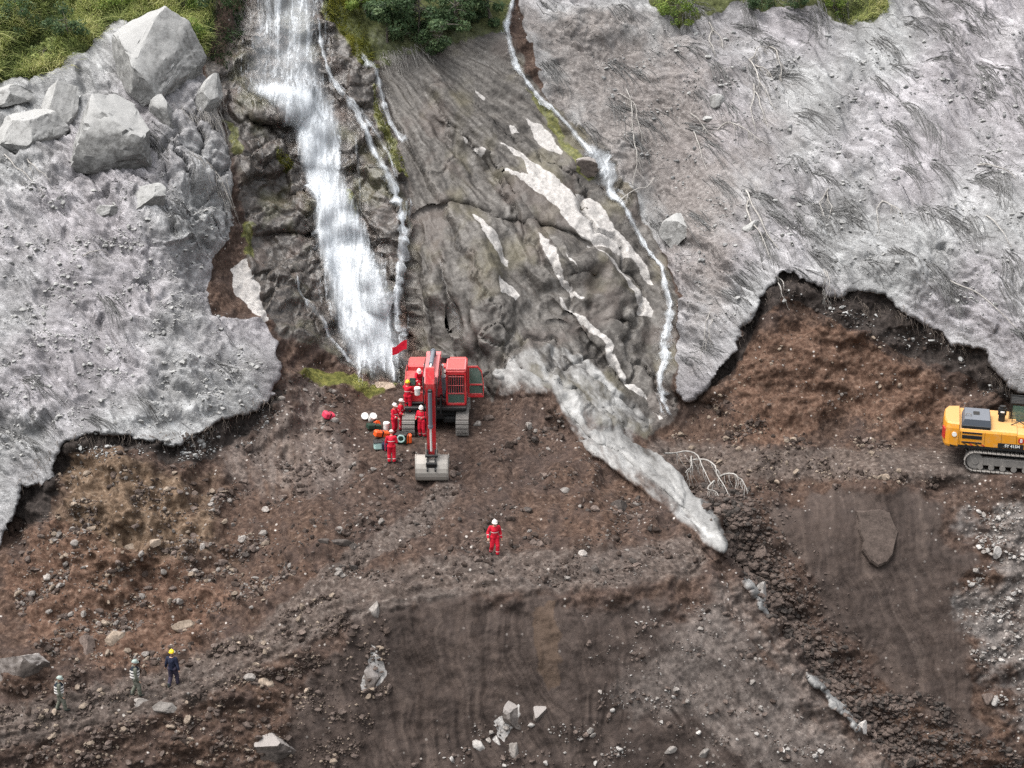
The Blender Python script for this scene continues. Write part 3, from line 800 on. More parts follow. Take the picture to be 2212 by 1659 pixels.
def rand_rot(rng):
    return Euler((rng.uniform(0, 6.3), rng.uniform(0, 6.3), rng.uniform(0, 6.3)))


# ------------------------------------------------------------------ boulders that can be told apart
BOULDERS = [  # u, v, width, height, kind, seed, tilt, sink, label
 (322,172,235,245,'mud',3,0.35,0.2,'huge blocky grey boulder just below the grass at upper left'),
 (236,312,215,205,'mud',18,-0.15,0.28,'broad wedge shaped pale grey boulder below the huge blocky one'),
 (62,285,175,135,'mud',5,0.2,0.3,'pale grey boulder at the left edge beside the wedge shaped one'),
 (132,238,95,140,'mud',6,-0.3,0.35,'upright narrow grey boulder leaning behind the wedge shaped one'),
 (358,262,62,105,'mud',8,0.25,0.3,'tapered grey rock hanging under the huge blocky boulder'),
 (316,442,110,80,'mud',9,0.3,0.3,'lone cream grey boulder with cracks on the left mud slope'),
 (230,452,70,45,'mud',10,0.1,0.45,'low grey rock left of the lone cream grey boulder'),
 (20,225,110,60,'mud',11,0.1,0.4,'rounded grey rock under the grass at the left edge'),
 (445,235,55,120,'mud',12,-0.5,0.45,'tall narrow grey rock between the huge boulder and waterfall'),
 (1460,492,72,95,'mud',13,-0.5,0.35,'pale rounded boulder beside the right hand stream'),
 (1265,342,62,60,'capped',14,0.0,0.4,'dark mossy rock standing in the right hand stream'),
 (1545,232,42,34,'mud',15,0.5,0.3,'pale block on the right mud slope near hanging roots'),
 (1628,492,52,44,'mud',16,0.0,0.3,'round grey stone under the long forked root'),
 (1530,262,26,20,'mud',17,0.0,0.3,'small pale stone below the pale block on right slope'),
 (590,1612,105,100,'capped',20,-0.7,0.3,'large dark boulder with pale mud cap at bottom left centre'),
 (352,1528,66,26,'pale',21,-0.12,0.3,'long flat stone just below the walking men'),
 (300,1518,48,24,'pale',22,0.0,0.35,'pale flat stone at the feet of the walking men'),
 (244,1385,62,44,'tan',23,0.2,0.35,'brown split boulder on the left track above the walkers'),
 (398,1352,62,40,'tan',24,-0.2,0.3,'pinkish flat topped boulder at the foot of the left cut'),
 (272,1164,44,26,'tan',25,0.2,0.3,'pale tan block high on the left brown cut'),
 (330,1178,34,20,'tan',26,0.2,0.3,'tan stone right of the pale tan block on the cut'),
 (190,1395,40,60,'brown',27,0.5,0.4,'upright brown rock left of the split boulder'),
 (40,1445,120,75,'capped',28,0.3,0.45,'large brown mound of rock at the left edge above the walkers'),
 (576,1476,48,28,'tan',29,-0.1,0.3,'yellowish tan stone right of the walking men'),
 (540,1466,30,24,'pale',30,0.1,0.3,'grey stone beside the yellowish tan stone'),
 (810,1312,30,46,'pale',31,0.1,0.35,'upright pale stone at the top of the scraped bank'),
 (808,1460,60,110,'capped',32,0.25,0.72,'pale streaked rock slab set in the scraped bank'),
 (1035,1612,46,30,'white',33,-0.7,0.7,'white jagged rock near the bottom centre edge'),
 (1072,1600,28,40,'white',34,0.3,0.7,'white rock right beside the jagged one at bottom centre'),
 (1108,1545,50,70,'capped',35,0.5,0.65,'tilted rock set in the bank above the white jagged rocks'),
 (1165,1540,40,36,'capped',36,0.3,0.4,'grey rock casting a dark hollow in the lower bank'),
 (1108,1620,26,48,'pale',37,0.1,0.6,'narrow pale rock beside the jagged rocks at bottom'),
 (1520,1628,34,28,'pale',38,0.3,0.35,'pale stone low on the front bank near the bottom edge'),
 (1445,1622,36,18,'pale',39,0.3,0.35,'flat pale stone low on the front bank'),
  (1640,1190,42,44,'brown',41,0.2,0.3,'brown boulder beside the tip of the pale ridge'),
 (1540,1052,50,36,'brown',42,0.3,0.3,'dark brown rock under the dead branch'),
 (1638,1290,34,62,'white',44,-0.5,0.4,'pale green white rock on the ridge edge below the tip'),
 (1800,1500,34,24,'white',45,-0.5,0.35,'white rock on the lower ridge edge beside the rubble'),
 (1858,1575,30,40,'white',46,-0.5,0.35,'lowest white rock on the ridge edge near bottom right'),
 (1948,1645,60,40,'brown',47,0.2,0.3,'big brown boulder at the bottom end of the ridge edge'),
 (1058,905,30,26,'brown',48,0.3,0.3,'brown rock right of the red excavator track'),
 (1032,918,22,20,'pale',49,0.3,0.3,'pale stone touching the red excavator right track'),
 (832,838,50,28,'tan',50,-0.2,0.4,'cream rock at the foot of the waterfall beside the excavator'),
 (735,1168,62,24,'dark',51,0.1,0.35,'dark slab of rock on the bench left of the lone red worker'),
 (700,1172,26,20,'dark',52,0.1,0.35,'dark block left of the dark slab on the bench'),
 (1215,1058,40,18,'pale',53,0.1,0.35,'pale flat stone on the bench right of the bucket'),
 (1340,1085,50,36,'dark',54,0.1,0.4,'dark clod of rock below the pale ridge'),
 (2148,1515,22,24,'white',55,0.0,0.3,'white square stone on the pale scree at right'),
 (2132,1512,26,30,'brown',56,0.0,0.35,'rounded brown stone beside the white square stone'),
 (2150,1195,24,34,'white',57,0.2,0.35,'white stone high on the pale scree at right edge'),
 (1868,598,0,0,'x',0,0,0,''),
]
CAMF = np.array([0, math.cos(PITCH), -math.sin(PITCH)])
CAMU = np.array([0, math.sin(PITCH), math.cos(PITCH)])
for (u, v, w, hh, kind, seed, tilt, sink, label) in BOULDERS:
    if w == 0: continue
    rng = np.random.default_rng(100 + seed)
    s = px(u, v)
    W, H = w / s, hh / s
    big = w > 60
    vv, ff = stone_shape(4 if big else 2, rng, 18 if big else 10, 0.03, (0.42, 0.82))
    vv = vv / np.abs(vv).max(0)
    if big:
        o_ = seed * 3.7
        nd = vv / np.linalg.norm(vv, axis=1, keepdims=True)
        w1, w2, wv_ = worley(nd[:, 0] * 2.3 + nd[:, 1] + o_, nd[:, 2] * 2.6 - nd[:, 1] + o_, 9)
        kk = 0.05 * (wv_ - 0.5) * sstep(0, 0.25, w2 - w1) - 0.03 * (1 - sstep(0, .04, w2 - w1)) + 0.022 * fbm(nd[:, 0] * 5 + nd[:, 1] * 3 + o_, nd[:, 2] * 7 - nd[:, 1] * 2, 8, 4, 0.6)
        vv = vv * (1 + kk[:, None])
    D = min(W, H) * 0.5 + 0.15 * max(W, H)
    vv = vv * np.array([W / 2, D / 1.6, H / 2])
    c, sn = math.cos(tilt), math.sin(tilt)
    vv = vv @ np.array([[c, 0, sn], [0, 1, 0], [-sn, 0, c]])
    me = np_mesh('boulder', vv, ff, M_STONE[kind], smooth=big)
    if big: me.set_sharp_from_angle(angle=math.radians(24))
    o = link('boulder', me)
    n = gn(u, v)
    p = gp(u, v) + n * (D / 1.6) * (0.35 - 1.3 * sink)
    o.location = p
    o.rotation_euler = (math.radians(-22), 0, 0)
    tag(o, label, 'boulder')

# the flat slab bedded in the gully wall
out_ = [(1846,1105),(1854,1128),(1852,1146),(1862,1172),(1860,1190),(1876,1216),(1892,1228),(1912,1220),(1926,1202),(1931,1180),(1940,1150),(1930,1128),(1922,1106),(1900,1098),(1872,1103)]
ps_ = np.array([gp(a_, b_) for a_, b_ in out_]); nn_ = gn(1888, 1165)
cc_ = ps_.mean(0); nn_ = np.cross(ps_[3] - ps_[0], ps_[7] - ps_[0]); nn_ /= np.linalg.norm(nn_); nn_ *= np.sign(nn_ @ (CAM - cc_))
ps_ = ps_ - ((ps_ - cc_) @ nn_)[:, None] * nn_
m_ = len(out_)
vs_ = np.concatenate([ps_ - nn_ * 0.4, ps_ + nn_ * 0.14, cc_ + (ps_ - cc_) * 0.93 + nn_ * np.linspace(0.22, 0.30, m_)[:, None], [cc_ + nn_ * 0.27]])
fs_ = []
for q_ in range(m_):
    r_ = (q_ + 1) % m_
    for l_ in (0, m_): fs_ += [(l_ + q_, l_ + r_, l_ + m_ + r_), (l_ + q_, l_ + m_ + r_, l_ + m_ + q_)]
    fs_.append((2 * m_ + q_, 2 * m_ + r_, 3 * m_))
o = link('boulder', np_mesh('boulder', vs_, np.array(fs_), M_STONE['bedded'], smooth=False))
tag(o, 'big flat rock slab bedded in the smooth gully wall', 'boulder')

# ------------------------------------------------------------------ loose rocks and rubble
POOL = {}
for kind in M_STONE:
    POOL[kind] = []
    for q in range(5):
        rng = np.random.default_rng(hash_ := (500 + q * 31 + len(kind) * 7))
        vv, ff = stone_shape(1, rng, 8, 0.0, (0.35, 0.75))
        vv = vv / np.abs(vv).max() * np.array([1, rng.uniform(.6, .9), rng.uniform(.45, .75)])
        POOL[kind].append(np_mesh('rock', vv, ff, M_STONE[kind], smooth=False))


def ridge_right(u, v, lo, hi):
    d, s, t = line_d(RIDGE, np.array([u]), np.array([v]))
    return s[0] > 0 and lo < d[0] < hi and v > 1000


MARKS = [('the red excavator', 950, 900), ('the red excavator bucket', 945, 1020), ('the lone red worker', 1068, 1150), ('the heap of gear', 815, 930), ('the pink red bag', 707, 897),
         ('the man in navy', 375, 1450), ('the middle walker', 296, 1470), ('the far left walker', 133, 1510), ('the yellow excavator', 2120, 960), ('the pale ridge tip', 1560, 1170),
         ('the dead branch', 1545, 1030), ('the pale capped boulder', 590, 1610), ('the jagged bottom rocks', 1050, 1600), ('the bedded gully slab', 1882, 1172),
         ('the left torn grey edge', 300, 950), ('the narrow stream foot', 1440, 915), ('the right cut peak', 1690, 600), ('the long forked root', 1640, 480), ('the lowest white ridge rock', 1858, 1575),
         ('the pinkish boulder', 398, 1352), ('the pale bank slab', 808, 1460), ('the lone cream boulder', 316, 440), ('the waterfall foot', 830, 810), ('the white square stone', 2148, 1515)]
COLW = dict(pale='pale', tan='tan', brown='brown', grey='grey', mud='mud grey', dark='dark', white='white', capped='pale capped', clod='dark')


def whereabouts(u, v):
    nm, mu, mv = min(MARKS, key=lambda q: (q[1] - u) ** 2 + (q[2] - v) ** 2)
    du, dv = u - mu, v - mv
    far = 'well ' if math.hypot(du, dv) > 150 else ''
    if abs(du) > 1.8 * abs(dv): w = 'right of' if du > 0 else 'left of'
    elif abs(dv) > 1.8 * abs(du): w = 'below' if dv > 0 else 'above'
    else: w = ('below and ' if dv > 0 else 'above and ') + ('right of' if du > 0 else 'left of')
    return far + w + ' ' + nm


def inpoly(poly):
    return lambda u, v: poly_sd(poly, np.array([u]), np.array([v]))[0] > 0


BENCH = [(560,900),(640,800),(800,900),(860,970),(1000,960),(1090,870),(1200,880),(1330,1030),(1480,1140),(1540,1210),(1400,1260),(1000,1270),(760,1260),(560,1250),(450,1120)]
LEFTCUT = [(20,1180),(110,1060),(150,990),(420,1010),(540,1100),(640,1240),(560,1330),(380,1420),(180,1450),(40,1380)]
LEFTLOW = [(0,1450),(180,1450),(420,1420),(700,1280),(840,1300),(840,1500),(760,1655),(0,1655)]
FRONT = [(1250,1320),(1560,1290),(1700,1450),(1880,1655),(860,1655),(1000,1560),(1300,1560)]
SCREEP = [(2050,1060),(2208,1050),(2208,1590),(2150,1520),(2080,1380),(2060,1300),(2120,1200)]
PLATP = [(1440,940),(1560,850),(1700,930),(2040,960),(2040,1050),(1500,1060)]
FAN = [(1880,1500),(2010,1500),(2208,1640),(2208,1658),(1960,1658)]
CUTRP = [(1560,850),(1640,700),(1700,640),(1960,750),(2150,850),(2030,940),(1700,930)]
ASHRP = [(1250,60),(1420,60),(1900,80),(2208,60),(2208,780),(2000,660),(1850,600),(1680,560),(1520,800),(1460,580)]
ASHLP = [(0,330),(60,400),(200,420),(350,380),(470,450),(430,640),(560,720),(590,800),(560,860),(440,915),(300,930),(130,940),(0,1020)]
SCATTER = [  # polygon, kinds, how many as rocks, how many in the rubble, size px min..max, label, category group
 (BENCH, ['clod','brown','dark','clod','brown','clod','pale'], 70, 6500, (7, 24), 'loose angular stone on the dark soil bench round the red excavator', 'stones on the soil bench'),
 (LEFTCUT, ['tan','brown','clod','brown','pale'], 42, 3600, (7, 22), 'tan or brown stone on the brown cut at left below the grey mud edge', 'stones on the left cut'),
 (LEFTLOW, ['tan','brown','clod','brown','clod'], 48, 4200, (7, 22), 'stone beside or below the track of the three walking men', 'stones along the lower left track'),
 (FRONT, ['pale','brown','clod','white','brown'], 40, 1300, (6, 18), 'pale stone stuck in the front bank below the bench', 'stones in the front bank'),
 (SCREEP, ['white','pale','brown','white'], 28, 900, (6, 16), 'white stone on the pale scree below the yellow excavator', 'stones on the pale scree'),
 (PLATP, ['brown','clod','tan','clod'], 22, 1600, (6, 18), 'stone on the brown shelf between the stream foot and yellow excavator', 'stones on the brown shelf'),
 (FAN, ['brown','dark'], 14, 1500, (8, 18), 'brown cobble in the rubble fan at the bottom right corner', 'cobbles in the bottom right fan'),
 (CUTRP, ['brown','tan','pale'], 8, 260, (5, 12), 'small stone in the brown cut face under the right mud slope', 'stones in the right cut face'),
 (ASHRP, ['mud','mud','grey'], 16, 3200, (5, 14), 'small grey stone coated in mud on the right slope', 'stones on the right mud slope'),
 (ASHLP, ['mud'], 8, 3000, (5, 14), 'small grey stone coated in mud on the left slope', 'stones on the left mud slope'),
 ([(130,965),(300,955),(440,935),(560,885),(600,850),(612,900),(560,945),(440,995),(300,1005),(140,1015)], ['mud','clod','dark','mud'], 5, 700, (5, 18), 'chunk of grey mud fallen under the torn left edge', 'chunks under the left edge'),
 ([(1690,620),(1800,650),(1930,660),(2060,760),(2200,870),(2200,905),(2060,810),(1930,730),(1800,700),(1690,660)], ['clod','dark','mud','dark'], 5, 600, (5, 14), 'chunk of dark soil under the torn right edge', 'chunks under the right edge'),
 ('ridge', ['brown','brown','dark','brown'], 44, 4600, (15, 26), 'brown cobble in the rubble band along the foot of the ridge edge', 'cobbles along the ridge edge'),
]
rub_v, rub_f, rub_m = [], [], []
ROCKS_ = []
base_n = 0
KINDS_ORDER = list(M_STONE)
srng = np.random.default_rng(77)
for (poly, kinds, n_ind, n_rub, (smin, smax), label, grp) in SCATTER:
    noun = 'cobble' if 'cobble' in label else 'stone'
    if poly == 'ridge':
        t = srng.uniform(0.12, 0.93, 20000); seg = np.array(RIDGE[:11], float)
        k = np.clip((t * 10).astype(int), 0, 9); fr = (t * 10 - k)[:, None]
        base = seg[k] * (1 - fr) + seg[k + 1] * fr
        off = srng.exponential(42, 20000) + 10
        U = base[:, 0] + off * 0.86 + srng.normal(0, 8, 20000); V = base[:, 1] - off * 0.30 + srng.normal(0, 12, 20000)
        ok = (U < 2208) & (V < 1658) & (V > 1040) & (U > base[:, 0] + 8) & (off < 190)
        offs = off[ok]
    else:
        pp = np.array(poly, float)
        U = srng.uniform(pp[:, 0].min(), pp[:, 0].max(), 24000); V = srng.uniform(pp[:, 1].min(), pp[:, 1].max(), 24000)
        dens = 0.06 + 0.94 * sstep(-0.1, 0.55, fbm(U / 90 + V / 200, V / 55, 301, 3)) ** 1.4
        ok = (poly_sd(poly, U, V) > 0) & (srng.uniform(0, 1, 24000) < dens) & (sample(PAD, U, V) < 0.4)
    U, V = U[ok], V[ok]
    tot = min(len(U), n_ind + n_rub)
    U, V = U[:tot], V[:tot]
    sz = np.minimum(smin * 0.48 * (1 - srng.uniform(0, 0.9995, tot)) ** (-1 / 2.1), smax)
    if poly == 'ridge': sz = np.clip(sz * np.exp(-offs[:tot] / 120) * 1.25, 3, 26)
    order = np.argsort(-sz)
    U, V, sz = U[order], V[order], sz[order]
    p3 = sample(P, U, V); nn = sample(NRM, U, V)
    depth = (p3 - CAM) @ CAMF
    rad = sz * depth / FOC / 2
    for i in range(min(n_ind, tot)):
        kd = kinds[srng.integers(len(kinds))]
        o = link('rock', POOL[kd][srng.integers(5)])
        o.location = p3[i] + nn[i] * rad[i] * 0.25
        o.rotation_euler = (srng.uniform(-.5, .5), srng.uniform(-.5, .5), srng.uniform(0, 6.3))
        o.scale = (rad[i], rad[i] * srng.uniform(.8, 1.2), rad[i] * srng.uniform(.9, 1.3))
        sw_ = 'large' if sz[i] > 0.8 * smax else ('small' if sz[i] < 0.55 * smax else 'middling')
        ROCKS_.append((o, U[i]))
        tag(o, sw_ + ' ' + COLW[kd] + ' ' + noun + ' ' + whereabouts(U[i], V[i]), 'rock', grp)
    m = tot - n_ind
    if m <= 0: continue
    sl_ = slice(n_ind, tot)
    pts, nr, rr = p3[sl_], nn[sl_], rad[sl_]
    for q in range(6):
        sel = np.arange(m) % 6 == q
        if not sel.any(): continue
        vv, ff = stone_shape(0 if q % 2 else 1, srng, 6, 0, (0.35, 0.75))
        vv = vv / np.abs(vv).max() * np.array([1, .8, .65])
        ns = sel.sum()
        a = srng.uniform(0, 6.3, ns)
        ca_, sa_ = np.cos(a), np.sin(a)
        R = np.zeros((ns, 3, 3)); R[:, 0, 0] = ca_; R[:, 0, 1] = -sa_; R[:, 1, 0] = sa_; R[:, 1, 1] = ca_; R[:, 2, 2] = 1
        loc = np.einsum('nij,vj->nvi', R, vv) * rr[sel][:, None, None] * srng.uniform(.7, 1.3, (ns, 1, 3))
        loc += (pts[sel] + nr[sel] * rr[sel][:, None] * 0.2)[:, None]
        rub_v.append(loc.reshape(-1, 3))
        rub_f.append((ff[None] + (np.arange(ns) * len(vv))[:, None, None] + base_n).reshape(-1, 3))
        base_n += ns * len(vv)
        mi = np.array([KINDS_ORDER.index(kinds[x]) for x in srng.integers(0, len(kinds), ns)])
        rub_m.append(np.repeat(mi, len(ff)))
_by = {}
for o_, u_ in ROCKS_: _by.setdefault(o_['label'], []).append((u_, o_))
_ord = ['leftmost', 'second from left', 'third from left', 'fourth from left', 'fifth from left', 'sixth from left', 'seventh from left', 'eighth from left', 'ninth from left', 'tenth from left']
for lb_, ls_ in _by.items():
    if len(ls_) > 1:
        ls_.sort(key=lambda q: q[0])
        for q_, (u_, o_) in enumerate(ls_):
            w_ = 'rightmost' if q_ == len(ls_) - 1 else _ord[min(q_, 9)]
            o_['label'] = (lb_.replace('well ', '') if len(lb_.split()) + len(w_.split()) > 16 else lb_) + ', ' + w_
me = np_mesh('rubble', np.concatenate(rub_v), np.concatenate(rub_f), None, smooth=False)
for kd in KINDS_ORDER: me.materials.append(M_STONE[kd])
me.polygons.foreach_set('material_index', np.concatenate(rub_m).astype(np.int32))
tag(link('rubble', me), 'small broken stones strewn over the brown soil and mud slopes', 'rubble', kind='stuff')

# ------------------------------------------------------------------ mud-coated flattened grass on the grey slopes
def strand_material(name, dark, light):
    k = NT(name)
    n = k.noise(1.3, 3, 0.6); f = k.noise(9, 2, 0.6)
    c = k.ramp(k.math('ADD', k.math('MULTIPLY', n, 0.5), k.math('MULTIPLY', f, 0.5)), [(0.35, dark), (0.65, light)])
    return k.done(c, 0.9, spec=0.15)


M_STRAND = strand_material('mud_coated_stalks', (.07, .068, .066), (.27, .268, .265))
M_ROOT = strand_material('bleached_roots', (.20, .185, .17), (.48, .46, .43))
M_ROOTB = strand_material('brown_roots', (.09, .072, .06), (.26, .22, .19))


def flat_grass(poly, count, clumps, seed):
    rng = np.random.default_rng(seed)
    pp = np.array(poly, float)
    def pickn(n):
        U = rng.uniform(pp[:, 0].min(), pp[:, 0].max(), n * 4); V = rng.uniform(pp[:, 1].min(), pp[:, 1].max(), n * 4)
        ok = (poly_sd(poly, U, V) > 2)
        return U[ok][:n], V[ok][:n]
    U, V = pickn(count)
    A = 0.62 + 0.7 * fbm(U / 160, V / 160, seed, 3) + rng.normal(0, 0.45, len(U))
    Lg = rng.uniform(12, 50, len(U)); R = rng.uniform(0.008, 0.018, len(U)); lift = rng.uniform(0.0, 0.06, len(U))
    CV = rng.normal(0, 0.5, len(U))
    Uc, Vc = pickn(clumps)
    for i in range(len(Uc)):
        m = rng.integers(10, 30)
        a0 = 0.75 + rng.normal(0, 0.25)
        U = np.append(U, Uc[i] + rng.normal(0, 9, m)); V = np.append(V, Vc[i] + rng.normal(0, 4, m))
        A = np.append(A, a0 + rng.normal(0, 0.14, m)); Lg = np.append(Lg, rng.uniform(40, 105, m))
        R = np.append(R, rng.uniform(0.012, 0.030, m)); lift = np.append(lift, rng.uniform(0.02, 0.16, m))
        CV = np.append(CV, np.full(m, 0.5) + rng.normal(0, 0.2, m))
    K = 6
    t = np.linspace(0, 1, K)[None]
    ang = A[:, None] + CV[:, None] * (t - 0.5)
    du = np.cumsum(np.cos(ang), 1) * Lg[:, None] / K; dv = np.cumsum(np.sin(ang), 1) * Lg[:, None] / K
    uu, vv = U[:, None] + du, V[:, None] + dv
    keep = (sample(Z['ash'], uu[:, -1], vv[:, -1]) > 0.3)
    uu, vv, R, lift = uu[keep], vv[keep], R[keep], lift[keep]
    S = sample(P, uu.ravel(), vv.ravel()).reshape(-1, K, 3); Nn = sample(NRM, uu.ravel(), vv.ravel()).reshape(-1, K, 3)
    arch = (0.3 + 2.2 * t * (1 - t))
    pts = S + Nn * (lift[:, None] * arch)[..., None]
    rad = R[:, None] * (1.15 - 0.75 * t)
    return tubes(pts, rad, 3)


for poly, cnt, cl, sd_, lab in ((ASH_R, 700, 100, 5, 'flattened grass stalks coated in grey mud on the right slope'),
                                (ASH_L, 160, 14, 6, 'flattened grass stalks coated in grey mud on the left slope')):
    pp = [(max(-60, min(2260, a)), max(-40, b)) for a, b in poly]
    V_, F_ = flat_grass(pp, cnt, cl, sd_)
    tag(link('flattened_grass', np_mesh('flattened_grass', V_, F_, M_STRAND)), lab, 'dead grass', kind='stuff')

# ------------------------------------------------------------------ roots and sticks that can be told apart
def root(lines, r0, label, mat, lift=0.12, hang=6, seed=1, cat='root', name='dead_root'):
    rng = np.random.default_rng(seed)
    Vs, Fs, n = [], [], 0
    for ln in lines:
        ln = np.array(ln, float)
        d = np.concatenate([[0], np.cumsum(np.linalg.norm(np.diff(ln, axis=0), axis=1))])
        K = 14
        t = np.linspace(0, d[-1], K)
        uu = np.interp(t, d, ln[:, 0]) + rng.normal(0, 1.2, K); vv = np.interp(t, d, ln[:, 1]) + rng.normal(0, 1.2, K)
        tt = np.linspace(0, 1, K)
        pts = sample(P, uu, vv) + sample(NRM, uu, vv) * (lift * (0.5 + 1.5 * np.sin(tt * 3.1)))[:, None]
        pts[1:-1] = (pts[:-2] + pts[1:-1] * 2 + pts[2:]) / 4
        pts[1:-1] = (pts[:-2] + pts[1:-1] * 2 + pts[2:]) / 4
        allp = [pts[None]]; allr = [(r0 * (1 - 0.65 * tt))[None]]
        for _ in range(hang):
            j = rng.integers(2, K)
            Ls = rng.uniform(0.4, 1.4)
            s = np.linspace(0, 1, K)
            dirn = np.array([rng.normal(0.15, 0.3), -0.25, -1.0])
            tw = pts[j] + s[:, None] * dirn * Ls + np.stack([0.06 * np.sin(s * 5 + j), 0 * s - 0.12 * s, 0 * s], -1)
            allp.append(tw[None]); allr.append((r0 * 0.38 * (1 - 0.7 * s))[None])
        V_, F_ = tubes(np.concatenate(allp), np.concatenate(allr), 5)
        Vs.append(V_); Fs.append(F_ + n); n += len(V_)
    o = link(name, np_mesh(name, np.concatenate(Vs), np.concatenate(Fs), mat))
    tag(o, label, cat)
    return o


ROOTS = [
 ([[(1531,47),(1541,67),(1554,87),(1560,110)],[(1541,60),(1530,90),(1536,130)]],.04,'tangled hanging root below the bushes at upper right',8),
 ([[(1618,131),(1640,115),(1660,107)],[(1660,107),(1676,122),(1686,152),(1688,172)],[(1618,131),(1630,155),(1636,176),(1658,208),(1670,232)],[(1631,137),(1652,144),(1668,168)]],.05,'big spreading pale root arching over the right mud slope',9),
 ([[(1626,186),(1627,228),(1620,261),(1632,295)],[(1626,200),(1650,240),(1660,280)]],.04,'pale root hanging straight down under the big spreading root',8),
 ([[(1551,285),(1575,275),(1605,288),(1631,305),(1656,316)]],.05,'curved root lying across the right slope below the hanging one',7),
 ([[(1494,251),(1512,270),(1534,295)]],.035,'short thin root left of the curved one',3),
 ([[(1501,291),(1514,318),(1520,345),(1528,369)]],.04,'thin bowed root at the left rim of the right slope',2),
 ([[(1610,412),(1621,439),(1642,482),(1658,516),(1682,543)],[(1618,440),(1611,459),(1625,482),(1642,519),(1662,553)]],.055,'long forked pale root running down the right slope',2),
 ([[(2131,469),(2157,502),(2184,543)]],.04,'straight stick near the right edge of the slope',0),
 ([[(2111,355),(2141,365),(2191,392)]],.05,'dark straight stick high near the right edge',0),
 ([[(1906,439),(1940,456),(1953,496)],[(1906,439),(1890,452),(1900,490)]],.04,'hooked root in the middle of the right slope',4),
 ([[(1788,408),(1796,436),(1792,470)],[(1788,408),(1772,430),(1784,468)]],.035,'small tangled root right of the long forked root',5),
 ([[(1675,600),(1685,643),(1702,669)],[(1675,600),(1690,612),(1694,628)]],.035,'root dangling over the peak of the right brown cut',2),
 ([[(1776,585),(1780,615),(1776,640)],[(1784,590),(1790,625),(1784,655)]],.03,'two thin roots hanging over the cut edge right of the peak',4),
 ([[(2053,602),(2110,636),(2201,720)]],.045,'long thin stick above the yellow excavator on the grey slope',0),
 ([[(1352,190),(1365,230),(1362,300)],[(1340,200),(1372,225),(1378,290)],[(1362,300),(1368,370),(1362,410)]],.035,'bundle of hanging roots right of the upper stream',9),
 ([[(1338,440),(1356,425),(1398,405),(1420,380)],[(1356,425),(1345,450)]],.04,'crooked branch beside the pale rounded boulder',3),
 ([[(1540,690),(1530,740),(1512,775)],[(1545,700),(1538,740)]],.03,'thin roots on the grey slope left of the brown cut',2),
]
for k_, (ls, r, lab, hg) in enumerate(ROOTS):
    root(ls, r * 1.1, lab, M_ROOT, 0.15, int(hg * 1.6), 900 + k_)
root([[(1430,990),(1485,996),(1516,1014),(1531,1030),(1541,1053)],[(1492,998),(1520,1007),(1543,1024),(1564,1055),(1572,1080)],[(1555,1035),(1578,1037),(1598,1051),(1609,1074)],[(1485,1001),(1474,1028)],[(1545,1045),(1548,1075),(1552,1092)]],
     .055, 'dead bare branch with drooping twigs beside the pale ridge', M_ROOT, 0.35, 9, 950, 'branch', 'dead_branch')
root([[(60,345),(95,385),(110,400)],[(10,340),(40,380),(90,420)]], .04, 'thin crooked root near the left edge of the left slope', M_ROOT, 0.12, 3, 951)
root([[(180,560),(210,545),(240,548)]], .04, 'short dark stick on the left mud slope', M_ROOT, 0.1, 0, 952)


def hanging(name, label, boxes, seed, mat, r=(0.008, 0.018)):
    rng = np.random.default_rng(seed); allp, allr = [], []
    K = 6; s = np.linspace(0, 1, K)
    for (u0, v0, u1, v1, n, lmin, lmax, lean) in boxes:
        f = rng.uniform(0, 1, n)
        U = u0 + (u1 - u0) * f + rng.normal(0, 5, n); V = v0 + (v1 - v0) * f + rng.normal(0, 6, n)
        S = sample(P, U, V) + sample(NRM, U, V) * 0.05
        Lg = rng.uniform(lmin, lmax, n)
        dx = lean + rng.normal(0, 0.16, n)
        pts = S[:, None] + np.stack([dx[:, None] * Lg[:, None] * s + 0.05 * np.sin(s * 6 + f[:, None] * 30), -0.55 * Lg[:, None] * s * (1 - 0.3 * s), -Lg[:, None] * s * (0.3 + 0.7 * s)], -1)
        allp.append(pts); allr.append(rng.uniform(*r, n)[:, None] * (1 - 0.6 * s))
    V_, F_ = tubes(np.concatenate(allp), np.concatenate(allr), 3)
    tag(link(name, np_mesh(name, V_, F_, mat)), label, 'roots', kind='stuff')


hanging('hanging_roots', 'fine roots hanging from the torn edge beside the waterfall', [(385,250,470,250,90,0.8,3.2,0.25),(400,330,480,420,70,0.6,2.4,0.3),(450,180,490,260,40,0.5,1.8,0.2),(820,120,900,110,120,0.5,2.8,0.35),(900,90,940,120,30,0.8,2.6,0.0)], 960, M_ROOT)
hanging('hanging_roots', 'fine roots fringing the torn edge of the left grey slope', [(160,945,440,940,110,0.15,0.9,0.1),(440,930,600,850,60,0.15,0.7,0.0),(40,1050,130,960,25,0.15,0.6,0.0)], 961, M_ROOTB)
hanging('hanging_roots', 'fine dark roots fringing the top of the right brown cut', [(1690,600,1800,635,30,0.15,0.7,0.1),(1800,635,1990,690,80,0.15,0.8,0.1),(1990,690,2208,860,80,0.15,0.7,0.1),(1590,740,1680,610,20,0.15,0.5,0.0)], 962, M_ROOTB)
# ------------------------------------------------------------------ plants
def leaf_material(name, stops):
    k = NT(name)
    a = k.attr('shade')
    c = k.ramp(a.outputs['Fac'], stops)
    m = k.done(c, 0.6, spec=0.25)
    tr = k.n('ShaderNodeBsdfTranslucent'); k.l(c, tr.inputs['Color'])
    mx = k.n('ShaderNodeMixShader'); mx.inputs[0].default_value = 0.38
    k.l(k.b.outputs[0], mx.inputs[1]); k.l(tr.outputs[0], mx.inputs[2]); k.l(mx.outputs[0], k.out.inputs['Surface'])
    return m


